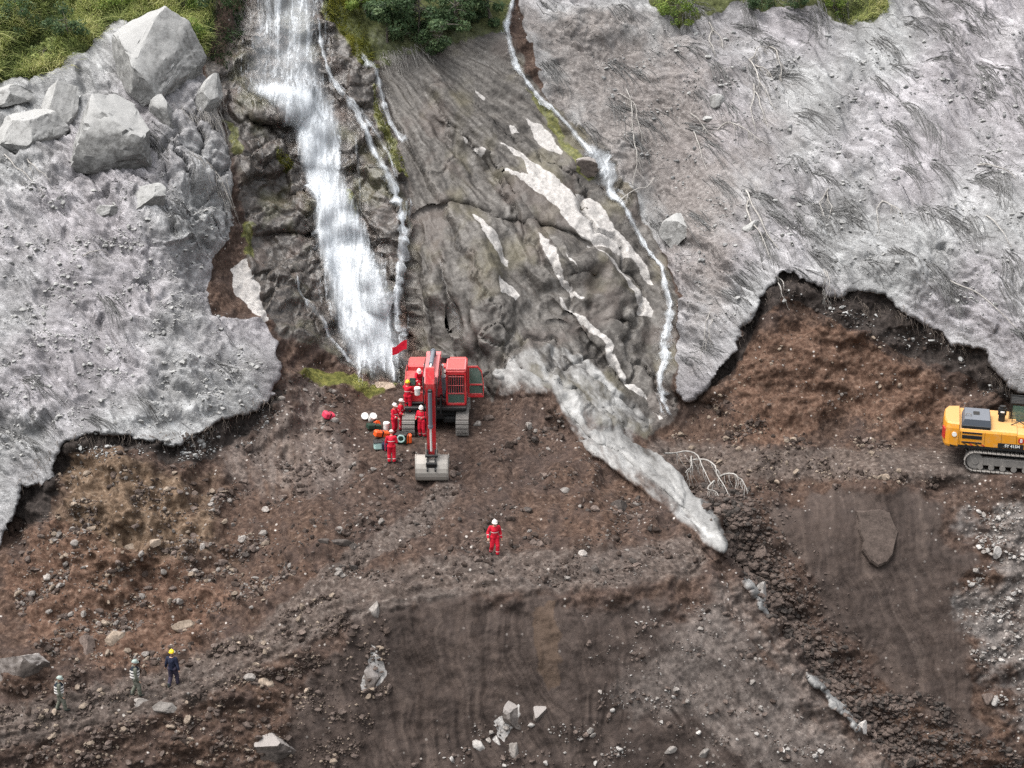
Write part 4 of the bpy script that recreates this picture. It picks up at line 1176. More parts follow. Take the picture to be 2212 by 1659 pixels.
M_GRASS = leaf_material('hill_grass', [(0.0, (.08, .115, .04)), (0.4, (.24, .29, .10)), (0.75, (.43, .46, .17)), (1.0, (.58, .55, .28))])
M_LEAF = leaf_material('dark_leaves', [(0.0, (.020, .036, .016)), (0.5, (.065, .112, .048)), (1.0, (.17, .23, .11))])
M_LEAFY = leaf_material('bright_leaves', [(0.0, (.045, .08, .018)), (0.5, (.14, .21, .042)), (1.0, (.32, .37, .09))])
M_MOSSG = leaf_material('moss_grass', [(0.0, (.045, .050, .010)), (0.5, (.14, .15, .022)), (1.0, (.27, .26, .05))])
M_BARK = strand_material('grey_bark', (.07, .06, .05), (.24, .215, .19))


def set_shade(me, vals):
    a = me.attributes.new('shade', 'FLOAT', 'POINT'); a.data.foreach_set('value', vals.astype(np.float32))


def blades(U, V, length, width, droop, shade, seed, bias=(0, 0, 0)):
    rng = np.random.default_rng(seed); n = len(U); K = 4
    S = sample(P, U, V); Nn = sample(NRM, U, V)
    A_ = 7 * fbm(U / 60, V / 60, seed, 2)
    d = Nn * 0.55 + np.array([0, -0.15, 0.75]) + rng.normal(0, 0.24, (n, 3)) + np.array(bias) + 0.6 * np.stack([np.cos(A_), 0 * A_, 0.4 * np.sin(A_)], -1)
    d /= np.linalg.norm(d, axis=1, keepdims=True)
    s = np.linspace(0, 1, K)[None, :, None]
    Lg = length[:, None, None]
    side = np.cross(d, rng.normal(size=(n, 3))); side /= np.linalg.norm(side, axis=1, keepdims=True)
    fall = np.stack([rng.normal(0.1, 0.35, n), rng.normal(-0.45, 0.25, n), -np.full(n, 1.0)], -1)
    pts = S[:, None] + d[:, None] * s * Lg + fall[:, None] * s ** 2 * Lg * droop[:, None, None]
    w = width[:, None, None] * (1 - s ** 1.5 * 0.92)
    A = pts - side[:, None] * w; B = pts + side[:, None] * w
    Vx = np.stack([A, B], 2).reshape(-1, 3)
    idx = np.arange(n * K * 2).reshape(n, K, 2)
    q = np.stack([idx[:, :-1, 0], idx[:, :-1, 1], idx[:, 1:, 1], idx[:, 1:, 0]], -1).reshape(-1, 4)
    sh = np.clip(np.repeat(shade, K * 2) + np.tile(np.repeat(np.linspace(-0.12, 0.12, K), 2), n), 0, 1)
    return Vx, q, sh


def pick(poly, n, seed, margin=0):
    rng = np.random.default_rng(seed); pp = np.array(poly, float)
    U = rng.uniform(pp[:, 0].min(), pp[:, 0].max(), n * 4); V = rng.uniform(pp[:, 1].min(), pp[:, 1].max(), n * 4)
    ok = poly_sd(poly, U, V) > margin
    return U[ok][:n], V[ok][:n]


def grass(name, label, poly, n, lmin, lmax, seed, mat, base=0.5, width=0.022, cat='grass'):
    U, V = pick(poly, n, seed)
    rng = np.random.default_rng(seed + 1); n = len(U)
    patch = fbm(U / 75, V / 65, seed, 3)
    keep = rng.uniform(0, 1, n) < 0.55 + 0.6 * sstep(-0.4, 0.3, patch)
    U, V, patch = U[keep], V[keep], patch[keep]; n = len(U)
    Lg = rng.uniform(lmin, lmax, n) * (0.8 + 0.5 * patch)
    sh = np.clip(base + 0.55 * patch + rng.normal(0, 0.16, n), 0, 1)
    Vx, q, s = blades(U, V, Lg, rng.uniform(width * 0.6, width * 1.3, n), rng.uniform(0.25, 0.75, n), sh, seed + 2)
    me = np_mesh(name, Vx, q, mat); set_shade(me, s)
    tag(link(name, me), label, cat, kind='stuff')


GL = [(-60,-60),(440,-60),(462,20),(455,105),(425,135),(390,75),(332,48),(226,52),(190,105),(110,165),(0,174),(-60,172)]
grass('hillside_grass', 'long green and yellow grass on the bank at upper left', GL, 24000, 0.7, 1.8, 401, M_GRASS, 0.46, 0.024)
grass('moss_grass', 'yellow green wet grass strip right of the waterfall top', [(700,-60),(760,-60),(800,90),(808,160),(780,150),(742,75),(706,30)], 2600, 0.3, 0.8, 404, M_MOSSG, 0.5, 0.018, 'moss')
grass('moss_grass', 'ochre moss strip along the second thin fall', [(806,190),(830,245),(868,335),(884,382),(862,378),(834,310),(808,240)], 900, 0.12, 0.35, 405, M_MOSSG, 0.35, 0.02, 'moss')
grass('moss_grass', 'small tuft of yellow moss left of the main fall', [(598,330),(625,345),(638,372),(618,374),(600,352)], 350, 0.15, 0.4, 406, M_MOSSG, 0.5, 0.02, 'moss')
grass('hillside_grass', 'yellow grass tuft on the top edge right of the bushes', [(1790,-60),(1915,-60),(1918,30),(1850,45),(1795,20)], 2400, 0.4, 1.0, 407, M_GRASS, 0.62, 0.02)
grass('hillside_grass', 'dark wet undergrowth in the hollow left of the waterfall', [(425,-60),(540,-60),(520,60),(490,160),(455,130)], 2600, 0.3, 0.9, 408, M_LEAF, 0.35, 0.02)


def crown_leaves(n, clumps, rng, size, spread):
    """leaf quads gathered in clumps"""
    ci = rng.integers(0, len(clumps), n)
    c = clumps[ci, :3]; r = clumps[ci, 3]
    d = rng.normal(size=(n, 3)); d /= np.linalg.norm(d, axis=1, keepdims=True)
    rr = r * rng.uniform(0.3, 1.0, n) ** 0.5
    pos = c + d * rr[:, None] * spread
    nrm = d + rng.normal(0, 0.7, (n, 3)) + np.array([0, -0.2, 0.4]); nrm /= np.linalg.norm(nrm, axis=1, keepdims=True)
    t1 = np.cross(nrm, rng.normal(size=(n, 3))); t1 /= np.linalg.norm(t1, axis=1, keepdims=True)
    t2 = np.cross(nrm, t1)
    s = rng.uniform(0.6, 1.3, n)[:, None] * size
    quad = np.stack([pos - t1 * s, pos + t2 * s * 0.45, pos + t1 * s, pos - t2 * s * 0.45], 1)
    sh = np.clip(0.5 + rng.normal(0, 0.18, n) + rng.normal(0, 0.12, len(clumps))[ci], 0, 1)
    return quad.reshape(-1, 3), np.arange(n * 4).reshape(n, 4), np.repeat(sh, 4)


def woody(name, u, v, height, width, label, cat, leaves, mat, seed, lean=(0, 0), leaf=0.10, trunk_r=0.09, clump_n=16, group=None, grow=(0, -0.25, 1)):
    rng = np.random.default_rng(seed)
    base = gp(u, v)
    root_o = empty(name, base)
    up = np.array([lean[0], grow[1] + lean[1], grow[2]]); up = up / np.linalg.norm(up)
    K = 9; s = np.linspace(0, 1, K)
    trunk = s[:, None] * up * height * 0.8 + np.stack([0.10 * np.sin(s * 4 + seed) * height * 0.15, 0 * s, 0 * s], -1)
    lines, rads = [trunk], [trunk_r * (1 - 0.75 * s)]
    clumps = []
    for c in range(clump_n):
        f = rng.uniform(0.3, 1.0)
        p0 = trunk[int(f * (K - 1))]
        out = rng.normal(size=3) * np.array([1, 0.7, 0.6]); out /= np.linalg.norm(out)
        end = p0 + out * width * 0.5 * rng.uniform(0.45, 1.0) + up * height * 0.15 * rng.uniform(-0.3, 1)
        mid_ = (p0 + end) / 2 + np.array([0, 0, 0.1 * height * rng.uniform(0, 1)])
        lines.append((1 - s)[:, None] ** 2 * p0 + 2 * (s * (1 - s))[:, None] * mid_ + (s ** 2)[:, None] * end)
        rads.append(trunk_r * 0.4 * (1 - 0.8 * s))
        clumps.append([*end, width * rng.uniform(0.13, 0.24)])
    V_, F_ = tubes(np.array(lines), np.array(rads), 5)
    link('trunk', np_mesh('trunk', V_, F_, M_BARK), root_o)
    V_, F_, sh = crown_leaves(leaves, np.array(clumps), rng, leaf, np.array([1, 1, 0.75]))
    me = np_mesh('crown', V_, F_, mat, smooth=False); set_shade(me, sh)
    link('crown', me, root_o)
    tag(root_o, label, cat, group)
    return root_o


woody('leafy_tree', 838, 95, 3.6, 3.2, 'dark leafy tree nearest the waterfall at the top edge', 'tree', 3600, M_LEAF, 501, leaf=0.13, clump_n=22, lean=(0.0, 0.0))
woody('leafy_tree', 905, 75, 3.4, 3.0, 'dense green tree in the middle of the top clump', 'tree', 3400, M_LEAF, 502, leaf=0.12, clump_n=22)
woody('leafy_tree', 932, 112, 3.2, 2.6, 'small tree leaning right on a bare pale trunk at the top', 'tree', 1500, M_LEAF, 503, lean=(0.55, -0.3), leaf=0.11, trunk_r=0.10, clump_n=13)
woody('leafy_tree', 985, 60, 3.0, 3.0, 'broad green tree in the right half of the top clump', 'tree', 3400, M_LEAF, 504, leaf=0.12, clump_n=22)
woody('leafy_tree', 1055, 45, 2.8, 2.6, 'green tree at the right end of the top clump by the stream', 'tree', 3000, M_LEAF, 505, leaf=0.12, clump_n=20)
woody('leafy_tree', 790, 20, 3.0, 2.4, 'olive green bushy tree above the yellow moss strip', 'tree', 2400, M_LEAFY, 506, leaf=0.11, clump_n=18)
SHRUBS = [(1465,45,1.9,2.4,'bright green bush at top right above the hanging root',M_LEAFY,1700,511),(1640,18,1.5,2.2,'low dark bush on the top edge left of the black bush',M_LEAF,1400,512),
 (1720,22,1.7,2.0,'black green bush in the middle of the top right row',M_LEAF,1400,513),(1800,20,1.4,1.8,'olive bush beside the yellow grass tuft at top right',M_LEAFY,1200,514),
 (50,60,1.6,2.6,'dark round bush in the grass at far left',M_LEAF,1500,515),(150,95,1.8,2.2,'dark bush above the pale boulders at upper left',M_LEAF,1500,516),
 (30,15,1.4,2.4,'light green bush at the top left corner',M_LEAFY,1300,517),(250,20,1.3,2.2,'green bush in the middle of the grass bank',M_LEAFY,1200,518),
 (400,15,1.8,2.4,'bright green bush at the right end of the grass bank',M_LEAFY,1600,519),(470,30,2.2,2.2,'dark hanging bush in the hollow beside the waterfall',M_LEAF,1700,520),
 (415,100,1.3,1.8,'green bush overhanging the huge blocky boulder',M_LEAFY,1300,521),(95,130,1.0,1.8,'low olive bush at the lower rim of the grass bank',M_GRASS,1000,522)]
for (u, v, hgt, wid, lab, m, n, sd_) in SHRUBS:
    woody('shrub', u, v, hgt, wid, lab, 'bush', n, m, sd_, leaf=0.085, trunk_r=0.035, clump_n=16)

# ------------------------------------------------------------------ water
def water_material():
    k = NT('white_water')
    uv = k.n('ShaderNodeUVMap').outputs[0]
    d = k.attr('foam').outputs['Fac']
    a = k.noise(1.0, 4, 0.6, k.mapping((2.4, 0.45, 1), vec=uv), 0.6)
    b = k.noise(9.0, 3, 0.7, k.mapping((1.0, 0.55, 1), vec=uv))
    s = k.math('ADD', k.math('MULTIPLY', k.math('SUBTRACT', a, 0.5), 2.6), k.math('MULTIPLY', k.math('SUBTRACT', b, 0.5), 1.3))
    al = k.step(k.math('ADD', d, s), 0.40, 1.35)
    mist = k.math('MULTIPLY', k.step(k.math('ADD', d, k.math('MULTIPLY', k.math('SUBTRACT', a, 0.5), 0.6)), 0.2, 1.4), 0.7)
    al = k.math('MAXIMUM', al, mist)
    k.put(k.b.inputs['Alpha'], k.math('MULTIPLY', al, 0.96))
    return k.done((.60, .63, .66), 0.5, k.bump(b, 0.4, 0.06), spec=0.3)


M_WATER = water_material()


def over(U, V, off, wv, wu, smooth):
    """points just above the highest relief round each sample: water runs over the bumps"""
    R = sample(h, U.ravel(), V.ravel()).reshape(U.shape)
    for ax, k in ((0, wv), (1, wu)):
        A = R.copy()
        for q in range(1, k + 1):
            if ax == 0:
                R[q:] = np.maximum(R[q:], A[:-q]); R[:-q] = np.maximum(R[:-q], A[q:])
            else:
                R[:, q:] = np.maximum(R[:, q:], A[:, :-q]); R[:, :-q] = np.maximum(R[:, :-q], A[:, q:])
    for _ in range(smooth):
        R[1:-1] = (R[:-2] + 2 * R[1:-1] + R[2:]) / 4
        R[:, 1:-1] = (R[:, :-2] + 2 * R[:, 1:-1] + R[:, 2:]) / 4
    b0 = sample(P0, U.ravel(), V.ravel()).reshape(*U.shape, 3); n0 = sample(N0, U.ravel(), V.ravel()).reshape(*U.shape, 3)
    return b0 + n0 * (R + off)[..., None]


def water_sheet(rows, cols, dens, name, label, offs, seed, extra=None):
    """rows: (v, u_left, u_right); dens(t, v) -> 0..1, t across"""
    r = np.array(rows, float)
    lay_v, lay_f, lay_uv, lay_d, n = [], [], [], [], 0
    vv = np.arange(r[0, 0], r[-1, 0] + 1, 5.0)
    ul = np.interp(vv, r[:, 0], r[:, 1]); ur = np.interp(vv, r[:, 0], r[:, 2])
    t = np.linspace(0, 1, cols)
    for li, off in enumerate(offs):
        U = ul[:, None] + (ur - ul)[:, None] * t + 3 * pn(vv[:, None] / 40 + 0 * t, t * 5 + 0 * vv[:, None], seed + li)
        V = vv[:, None] + 0 * t
        S = over(U, V, off + 0 * U, 2, 1, 3)
        D = dens(np.broadcast_to(t, U.shape), V) - 0.06 * li
        idx = np.arange(U.size).reshape(U.shape)
        q = np.stack([idx[:-1, :-1], idx[1:, :-1], idx[1:, 1:], idx[:-1, 1:]], -1).reshape(-1, 4)
        lay_v.append(S.reshape(-1, 3)); lay_f.append(q + n); n += U.size
        lay_uv.append(np.stack([(U / 41 + li * 13.7).ravel(), (V / 41 + li * 5.1 + seed).ravel()], -1)); lay_d.append(D.ravel())
    Vx = np.concatenate(lay_v); F = np.concatenate(lay_f); UVs = np.concatenate(lay_uv); D = np.concatenate(lay_d)
    me = np_mesh(name, Vx, F, M_WATER)
    uvl = me.uv_layers.new(name='UVMap'); uvl.data.foreach_set('uv', UVs[F.ravel()].astype(np.float32).ravel())
    a = me.attributes.new('foam', 'FLOAT', 'POINT'); a.data.foreach_set('value', D.astype(np.float32))
    o = link(name, me)
    tag(o, label, 'waterfall' if name == 'waterfall' else 'stream', kind='structure')
    return o


def prof(t, c, w): return np.exp(-((t - c) / w) ** 2)


def main_d(t, v):
    edge = np.minimum(sstep(0, 0.26, t), sstep(1, 0.68, t))
    top = 0.34 + 0.28 * prof(t, 0.62, 0.22) + 0.14 * prof(t, 0.25, 0.15)
    k = sstep(200, 300, v)
    core = 0.10 + 1.02 * prof(t, np.interp(v, [200, 300, 400, 480, 560, 640, 720, 820], [.55, .38, .32, .40, .42, .42, .45, .5]), np.interp(v, [200, 300, 420, 520, 640, 760, 830], [.5, .38, .40, .48, .42, .55, .7]))
    low = sstep(640, 760, v)
    d = top * (1 - k) + core * k
    d = d * (1 - low) + (0.42 + 0.42 * core) * low
    lip = prof(v, 205 + (t * 200) * 0.32, 12) * (t < 0.65) * 0.5
    foot = 1 - 0.85 * sstep(770, 845, v + 25 * pn(t * 6, 0 * t, 77))
    return (d + lip) * (0.12 + 0.88 * edge) * foot


water_sheet([(-60,520,712),(0,522,716),(60,512,724),(110,500,730),(160,494,742),(200,500,756),(230,540,760),(260,590,762),(290,618,768),(330,630,765),(380,644,770),(430,652,790),(480,656,815),(540,664,838),(600,676,866),(660,690,888),(720,706,902),(780,734,912),(840,768,916)],
            44, main_d, 'waterfall', 'wide white waterfall pouring down the dark rock face', [0.10, 0.28, 0.48], 3)


def ribbon(path, label, dens=0.85, seed=1, off=(0.08, 0.2), name='stream'):
    dens = dens * 0.95
    """path (u, v, width); the sheet follows the path"""
    p = np.array(path, float)
    d = np.concatenate([[0], np.cumsum(np.linalg.norm(np.diff(p[:, :2], axis=0), axis=1))])
    m = max(8, int(d[-1] / 5)); cols = 7
    s = np.linspace(0, d[-1], m)
    u, v, w = (np.interp(s, d, p[:, k]) for k in range(3)); w = w * 1.35
    u = u + 2.5 * pn(s / 18, 0 * s + seed, 5); w = w * (1 + 0.8 * pn(s / 16, 0 * s + seed, 9) + 0.3 * pn(s / 6, 0 * s + seed, 10))
    for _ in range(3): u[1:-1] = (u[:-2] + 2 * u[1:-1] + u[2:]) / 4; v[1:-1] = (v[:-2] + 2 * v[1:-1] + v[2:]) / 4
    tu, tv = np.gradient(u), np.gradient(v); ln = np.hypot(tu, tv) + 1e-9
    t = np.linspace(-0.5, 0.5, cols)
    lay_v, lay_f, lay_uv, lay_d, n = [], [], [], [], 0
    for li, of in enumerate(off):
        U = u[:, None] - (tv / ln * w)[:, None] * t; V = v[:, None] + (tu / ln * w)[:, None] * t
        S = over(U, V, of * (0.4 + 0.6 * np.cos(t * 3.0))[None, :] + 0 * U, 1, 1, 2)
        D = (dens * (1 + 0.45 * pn(s / 30, 0 * s + seed, 15) + 0.3 * pn(s / 9, 0 * s + seed, 16)))[:, None] * (0.05 + 1.0 * np.exp(-(t / 0.28) ** 2))[None] * 0.85 * np.minimum(1, np.minimum(s, s[-1] - s) / 18 + 0.25)[:, None] - 0.1 * li
        idx = np.arange(U.size).reshape(U.shape)
        q = np.stack([idx[:-1, :-1], idx[1:, :-1], idx[1:, 1:], idx[:-1, 1:]], -1).reshape(-1, 4)
        lay_v.append(S.reshape(-1, 3)); lay_f.append(q + n); n += U.size
        lay_uv.append(np.stack([(0 * U + (t * w.mean() / 41)[None] * 2.6 + li * 7.3 + seed).ravel(), (s[:, None] / 41 * 2.2 + 0 * U + li * 3.3).ravel()], -1)); lay_d.append(D.ravel())
    Vx = np.concatenate(lay_v); F = np.concatenate(lay_f); UVs = np.concatenate(lay_uv)
    me = np_mesh(name, Vx, F, M_WATER)
    uvl = me.uv_layers.new(name='UVMap'); uvl.data.foreach_set('uv', UVs[F.ravel()].astype(np.float32).ravel())
    a = me.attributes.new('foam', 'FLOAT', 'POINT'); a.data.foreach_set('value', np.concatenate(lay_d).astype(np.float32))
    tag(link(name, me), label, 'stream', kind='structure')


ribbon([(688,60,14),(695,110,14),(712,165,16),(740,205,16),(768,240,18),(795,300,24),(822,350,24),(848,410,24),(866,470,26),(876,520,30),(868,570,24),(864,640,18),(862,690,18),(872,725,22)], 'second white fall running down right of the main waterfall', 0.95, 11)
ribbon([(775,232,26),(790,262,26),(815,290,14),(838,330,10),(852,370,10),(858,400,8)], 'thin forked fall beside the second one', 0.6, 12)
ribbon([(778,112,12),(795,150,24),(815,185,26),(828,225,20),(842,262,14),(860,290,22),(885,305,34)], 'misty fall dropping below the trees', 0.8, 13)
ribbon([(765,290,10),(768,330,10),(776,380,9),(780,440,8),(784,520,6)], 'thin trickle between the main and second fall', 0.55, 14)
ribbon([(632,600,5),(640,640,8),(660,665,10),(690,700,12),(715,735,12),(745,770,14),(775,800,16)], 'trickle running left of the foot of the main fall', 0.7, 15)
ribbon([(556,295,5),(560,330,6),(566,400,5)], 'faint trickle on the dark rock left of the main fall', 0.45, 16)
ribbon([(878,470,8),(884,420,6),(888,440,7),(880,520,9),(868,600,7),(862,660,6)], 'thin trickle at the right rim of the second fall', 0.5, 17)
ribbon([(948,545,6),(955,590,7),(968,640,7),(985,690,8),(1000,740,7)], 'thin trickle down the groove behind the red excavator', 0.5, 18)
ribbon([(1118,-50,14),(1108,0,14),(1092,60,18),(1102,110,18),(1118,150,16),(1140,185,12),(1165,215,12),(1195,240,12),(1235,280,12),(1262,305,16),(1296,338,36),(1316,372,42),(1318,410,30),(1335,440,12),(1365,485,11),(1400,545,12),(1432,585,14),(1436,620,18),(1450,660,22),(1446,700,32),(1434,745,34),(1440,790,32),(1425,840,28),(1432,880,22),(1446,912,16)], 'narrow white stream winding down the right side of the rock slab', 1.0, 19, (0.08, 0.22))
ribbon([(1412,860,7),(1420,890,8),(1432,915,9)], 'side trickle at the foot of the narrow stream', 0.6, 20)
ribbon([(1330,420,14),(1345,450,10),(1352,440,10),(1330,400,16)], 'splash beside the bend of the narrow stream', 0.5, 21)
# ------------------------------------------------------------------ solid modelling helper for machines, gear and people
class MB:
    def __init__(self): self.v = []; self.f = []
    def add(self, v, f):
        n = len(self.v); self.v += [tuple(x) for x in v]; self.f += [tuple(i + n for i in q) for q in f]; return self
    def box(self, c, s, bev=0.03, rot=None):
        hx, hy, hz = (x / 2 for x in s); b = min(bev, hx * .9, hy * .9, hz * .9)
        V = []
        for sx in (-1, 1):
            for sy in (-1, 1):
                for sz in (-1, 1):
                    V += [(sx * hx, sy * (hy - b), sz * (hz - b)), (sx * (hx - b), sy * hy, sz * (hz - b)), (sx * (hx - b), sy * (hy - b), sz * hz)]
        def i(sx, sy, sz, k): return (((sx > 0) * 4 + (sy > 0) * 2 + (sz > 0)) * 3 + k)
        F = []
        for s_ in (-1, 1):
            F.append([i(s_, -1, -1, 0), i(s_, 1, -1, 0), i(s_, 1, 1, 0), i(s_, -1, 1, 0)][::s_])
            F.append([i(-1, s_, -1, 1), i(-1, s_, 1, 1), i(1, s_, 1, 1), i(1, s_, -1, 1)][::s_])
            F.append([i(-1, -1, s_, 2), i(1, -1, s_, 2), i(1, 1, s_, 2), i(-1, 1, s_, 2)][::s_])
        for a in (-1, 1):
            for b_ in (-1, 1):
                F.append([i(a, b_, -1, 0), i(a, b_, 1, 0), i(a, b_, 1, 1), i(a, b_, -1, 1)][::-a * b_])
                F.append([i(a, -1, b_, 0), i(a, 1, b_, 0), i(a, 1, b_, 2), i(a, -1, b_, 2)][::a * b_])
                F.append([i(-1, a, b_, 1), i(1, a, b_, 1), i(1, a, b_, 2), i(-1, a, b_, 2)][::-a * b_])
        for sx in (-1, 1):
            for sy in (-1, 1):
                for sz in (-1, 1):
                    t = [i(sx, sy, sz, 0), i(sx, sy, sz, 1), i(sx, sy, sz, 2)]
                    F.append(t if sx * sy * sz > 0 else t[::-1])
        R = Euler(rot).to_matrix() if rot else None
        V = [(R @ Vector(p) if R else Vector(p)) + Vector(c) for p in V]
        return self.add(V, F)
    def cyl(self, p0, p1, r0, r1=None, n=16, cap=True):
        r1 = r0 if r1 is None else r1
        p0, p1 = Vector(p0), Vector(p1); d = (p1 - p0).normalized()
        a = d.orthogonal().normalized(); b = d.cross(a)
        V = []
        for (p, r) in ((p0, r0), (p1, r1)):
            V += [p + (a * math.cos(2 * math.pi * k / n) + b * math.sin(2 * math.pi * k / n)) * r for k in range(n)]
        F = [(k, (k + 1) % n, n + (k + 1) % n, n + k) for k in range(n)]
        if cap: F += [tuple(range(n))[::-1], tuple(range(n, 2 * n))]
        return self.add(V, F)
    def pipe(self, pts, r, n=8):
        for a, b in zip(pts[:-1], pts[1:]): self.cyl(a, b, r, r, n)
        return self
    def prism(self, poly, axis, a, b):
        """poly in the other two axes (x: (y,z); y: (x,z); z: (x,y)) swept from a to b"""
        def pt(q, t): return {'x': (t, q[0], q[1]), 'y': (q[0], t, q[1]), 'z': (q[0], q[1], t)}[axis]
        n = len(poly)
        V = [pt(q, a) for q in poly] + [pt(q, b) for q in poly]
        F = [(k, (k + 1) % n, n + (k + 1) % n, n + k) for k in range(n)] + [tuple(range(n))[::-1], tuple(range(n, 2 * n))]
        return self.add(V, F)
    def ell(self, c, r, sub=2, rot=None):
        v, f = ICO[sub]
        R = np.array(Euler(rot).to_matrix()) if rot else np.eye(3)
        return self.add((v * np.array(r)) @ R.T + np.array(c), [tuple(x) for x in f])
    def caps(self, p0, p1, r0, r1, n=10):
        p0, p1 = np.array(p0, float), np.array(p1, float)
        self.cyl(p0, p1, r0, r1, n); self.ell(p0, (r0,) * 3, 1); self.ell(p1, (r1,) * 3, 1)
        return self
    def build(self, name, mat, parent=None, smooth=False):
        me = bpy.data.meshes.new(name)
        me.from_pydata([tuple(x) for x in self.v], [], self.f)
        me.update()
        if mat: me.materials.append(mat)
        if smooth:
            me.polygons.foreach_set('use_smooth', [True] * len(me.polygons))
            try: me.set_sharp_from_angle(angle=math.radians(40))
            except Exception: pass
        import bmesh
        bm = bmesh.new(); bm.from_mesh(me); bmesh.ops.recalc_face_normals(bm, faces=bm.faces); bm.to_mesh(me); bm.free()
        return link(name, me, parent)


def paint(name, col, dirt=(.22, .18, .155), amount=0.35, rough=0.45, dustup=0.3, metal=0.0):
    k = NT(name)
    n = k.noise(2.2, 5, 0.65); f = k.noise(11, 3, 0.6)
    g = k.n('ShaderNodeNewGeometry'); sx = k.n('ShaderNodeSeparateXYZ'); k.l(g.outputs['Normal'], sx.inputs[0])
    w = k.step(k.math('ADD', k.math('MULTIPLY', n, 0.6), k.math('MULTIPLY', f, 0.4)), 0.62 - amount * 0.35, 0.80)
    up = k.math('MULTIPLY', k.step(sx.outputs[2], 0.3, 0.95), dustup)
    w = k.math('MAXIMUM', k.math('MULTIPLY', w, amount * 1.6), k.math('MULTIPLY', up, k.math('ADD', 0.4, f)), True)
    c = k.mix(w, k.mix(k.math('MULTIPLY', n, 0.35), col, tuple(x * 0.7 for x in col)), dirt)
    return k.done(c, k.math('ADD', rough, k.math('MULTIPLY', w, 0.4)), k.bump(f, 0.15, 0.01), metal=metal, spec=0.4)


def glass_mat(name, col=(.03, .045, .045)):
    k = NT(name)
    k.b.inputs['Alpha'].default_value = 0.62
    return k.done(col, 0.08, spec=0.7)


M_RED = paint('red_paint', (.58, .022, .03), (.36, .22, .19), 0.5, 0.42, 0.45)
M_REDD = paint('dusty_red_boom', (.60, .05, .06), (.50, .30, .29), 0.55, 0.5, 0.6)
M_YEL = paint('yellow_paint', (.68, .28, .02), (.46, .36, .22), 0.45, 0.4, 0.55)
M_BLK = paint('black_paint', (.012, .013, .014), (.10, .09, .08), 0.25, 0.5, 0.25)
M_STEEL = paint('track_steel', (.16, .15, .14), (.30, .275, .25), 0.6, 0.6, 0.7)
M_WORN = paint('worn_bucket_steel', (.40, .375, .34), (.24, .205, .175), 0.45, 0.45, 0.3)
M_GREY = paint('grey_blue_cover', (.10, .115, .14), (.24, .24, .25), 0.3, 0.5, 0.4)
M_CYL = paint('cylinder_grey_blue', (.14, .16, .19), (.30, .29, .30), 0.3, 0.4, 0.3)
M_CHROME = paint('rod_chrome', (.75, .74, .72), (.5, .45, .42), 0.15, 0.2, 0.1)
M_WHITE = paint('white_plastic', (.78, .77, .74), (.5, .46, .42), 0.12, 0.5, 0.1)
M_GLASS = glass_mat('cab_glass')
M_GLASSG = glass_mat('green_glass', (.10, .17, .14))
M_INT = paint('cab_interior', (.05, .03, .03), (.1, .08, .07), 0.2, 0.7, 0.0)


def track(parent, x0, length, height, shoe_w, n_shoe, mat_frame, axis='y'):
    """crawler track along local Y at x0; loop of shoes as sub-parts"""
    r = height / 2; hl = length / 2 - r
    fr = MB()
    fr.box((x0, 0, r), (shoe_w * 0.5, length - 2 * r * 0.9, height * 0.42), 0.04)
    for s in (-1, 1):
        fr.cyl((x0 - shoe_w * .28, s * hl, r), (x0 + shoe_w * .28, s * hl, r), r * 0.84, n=20)
        fr.cyl((x0 - shoe_w * .33, s * hl, r), (x0 + shoe_w * .33, s * hl, r), r * 0.35, n=14)
    for k in range(7):
        y = -hl + 2 * hl * (k + 0.5) / 7
        fr.cyl((x0 - shoe_w * .3, y, r * 0.42), (x0 + shoe_w * .3, y, r * 0.42), r * 0.3, n=12)
    t = fr.build('track', mat_frame, parent)
    per = 4 * hl + 2 * math.pi * r
    pitch = per / n_shoe
    sm = MB()
    sm.box((0, 0, 0), (shoe_w, pitch * 0.9, 0.04), 0.008)
    sm.box((0, -pitch * 0.25, 0.035), (shoe_w, pitch * 0.14, 0.05), 0.006)
    sm.box((0, pitch * 0.1, 0.028), (shoe_w, pitch * 0.12, 0.035), 0.006)
    proto = None
    for k in range(n_shoe):
        s = k * pitch
        if s < 2 * hl: y, z, a = -hl + s, height, 0.0
        elif s < 2 * hl + math.pi * r:
            th = (s - 2 * hl) / r; y, z, a = hl + r * math.sin(th), r + r * math.cos(th), -th
        elif s < 4 * hl + math.pi * r: y, z, a = hl - (s - 2 * hl - math.pi * r), 0.0, -math.pi
        else:
            th = math.pi + (s - 4 * hl - math.pi * r) / r; y, z, a = -hl + r * math.sin(th), r + r * math.cos(th), -th
        if proto is None:
            proto = sm.build('shoe', M_STEEL, t); o = proto
        else:
            o = proto.copy(); COL.objects.link(o); o.parent = t
        o.location = (x0, y, z); o.rotation_euler = (a, 0, 0)
    return t


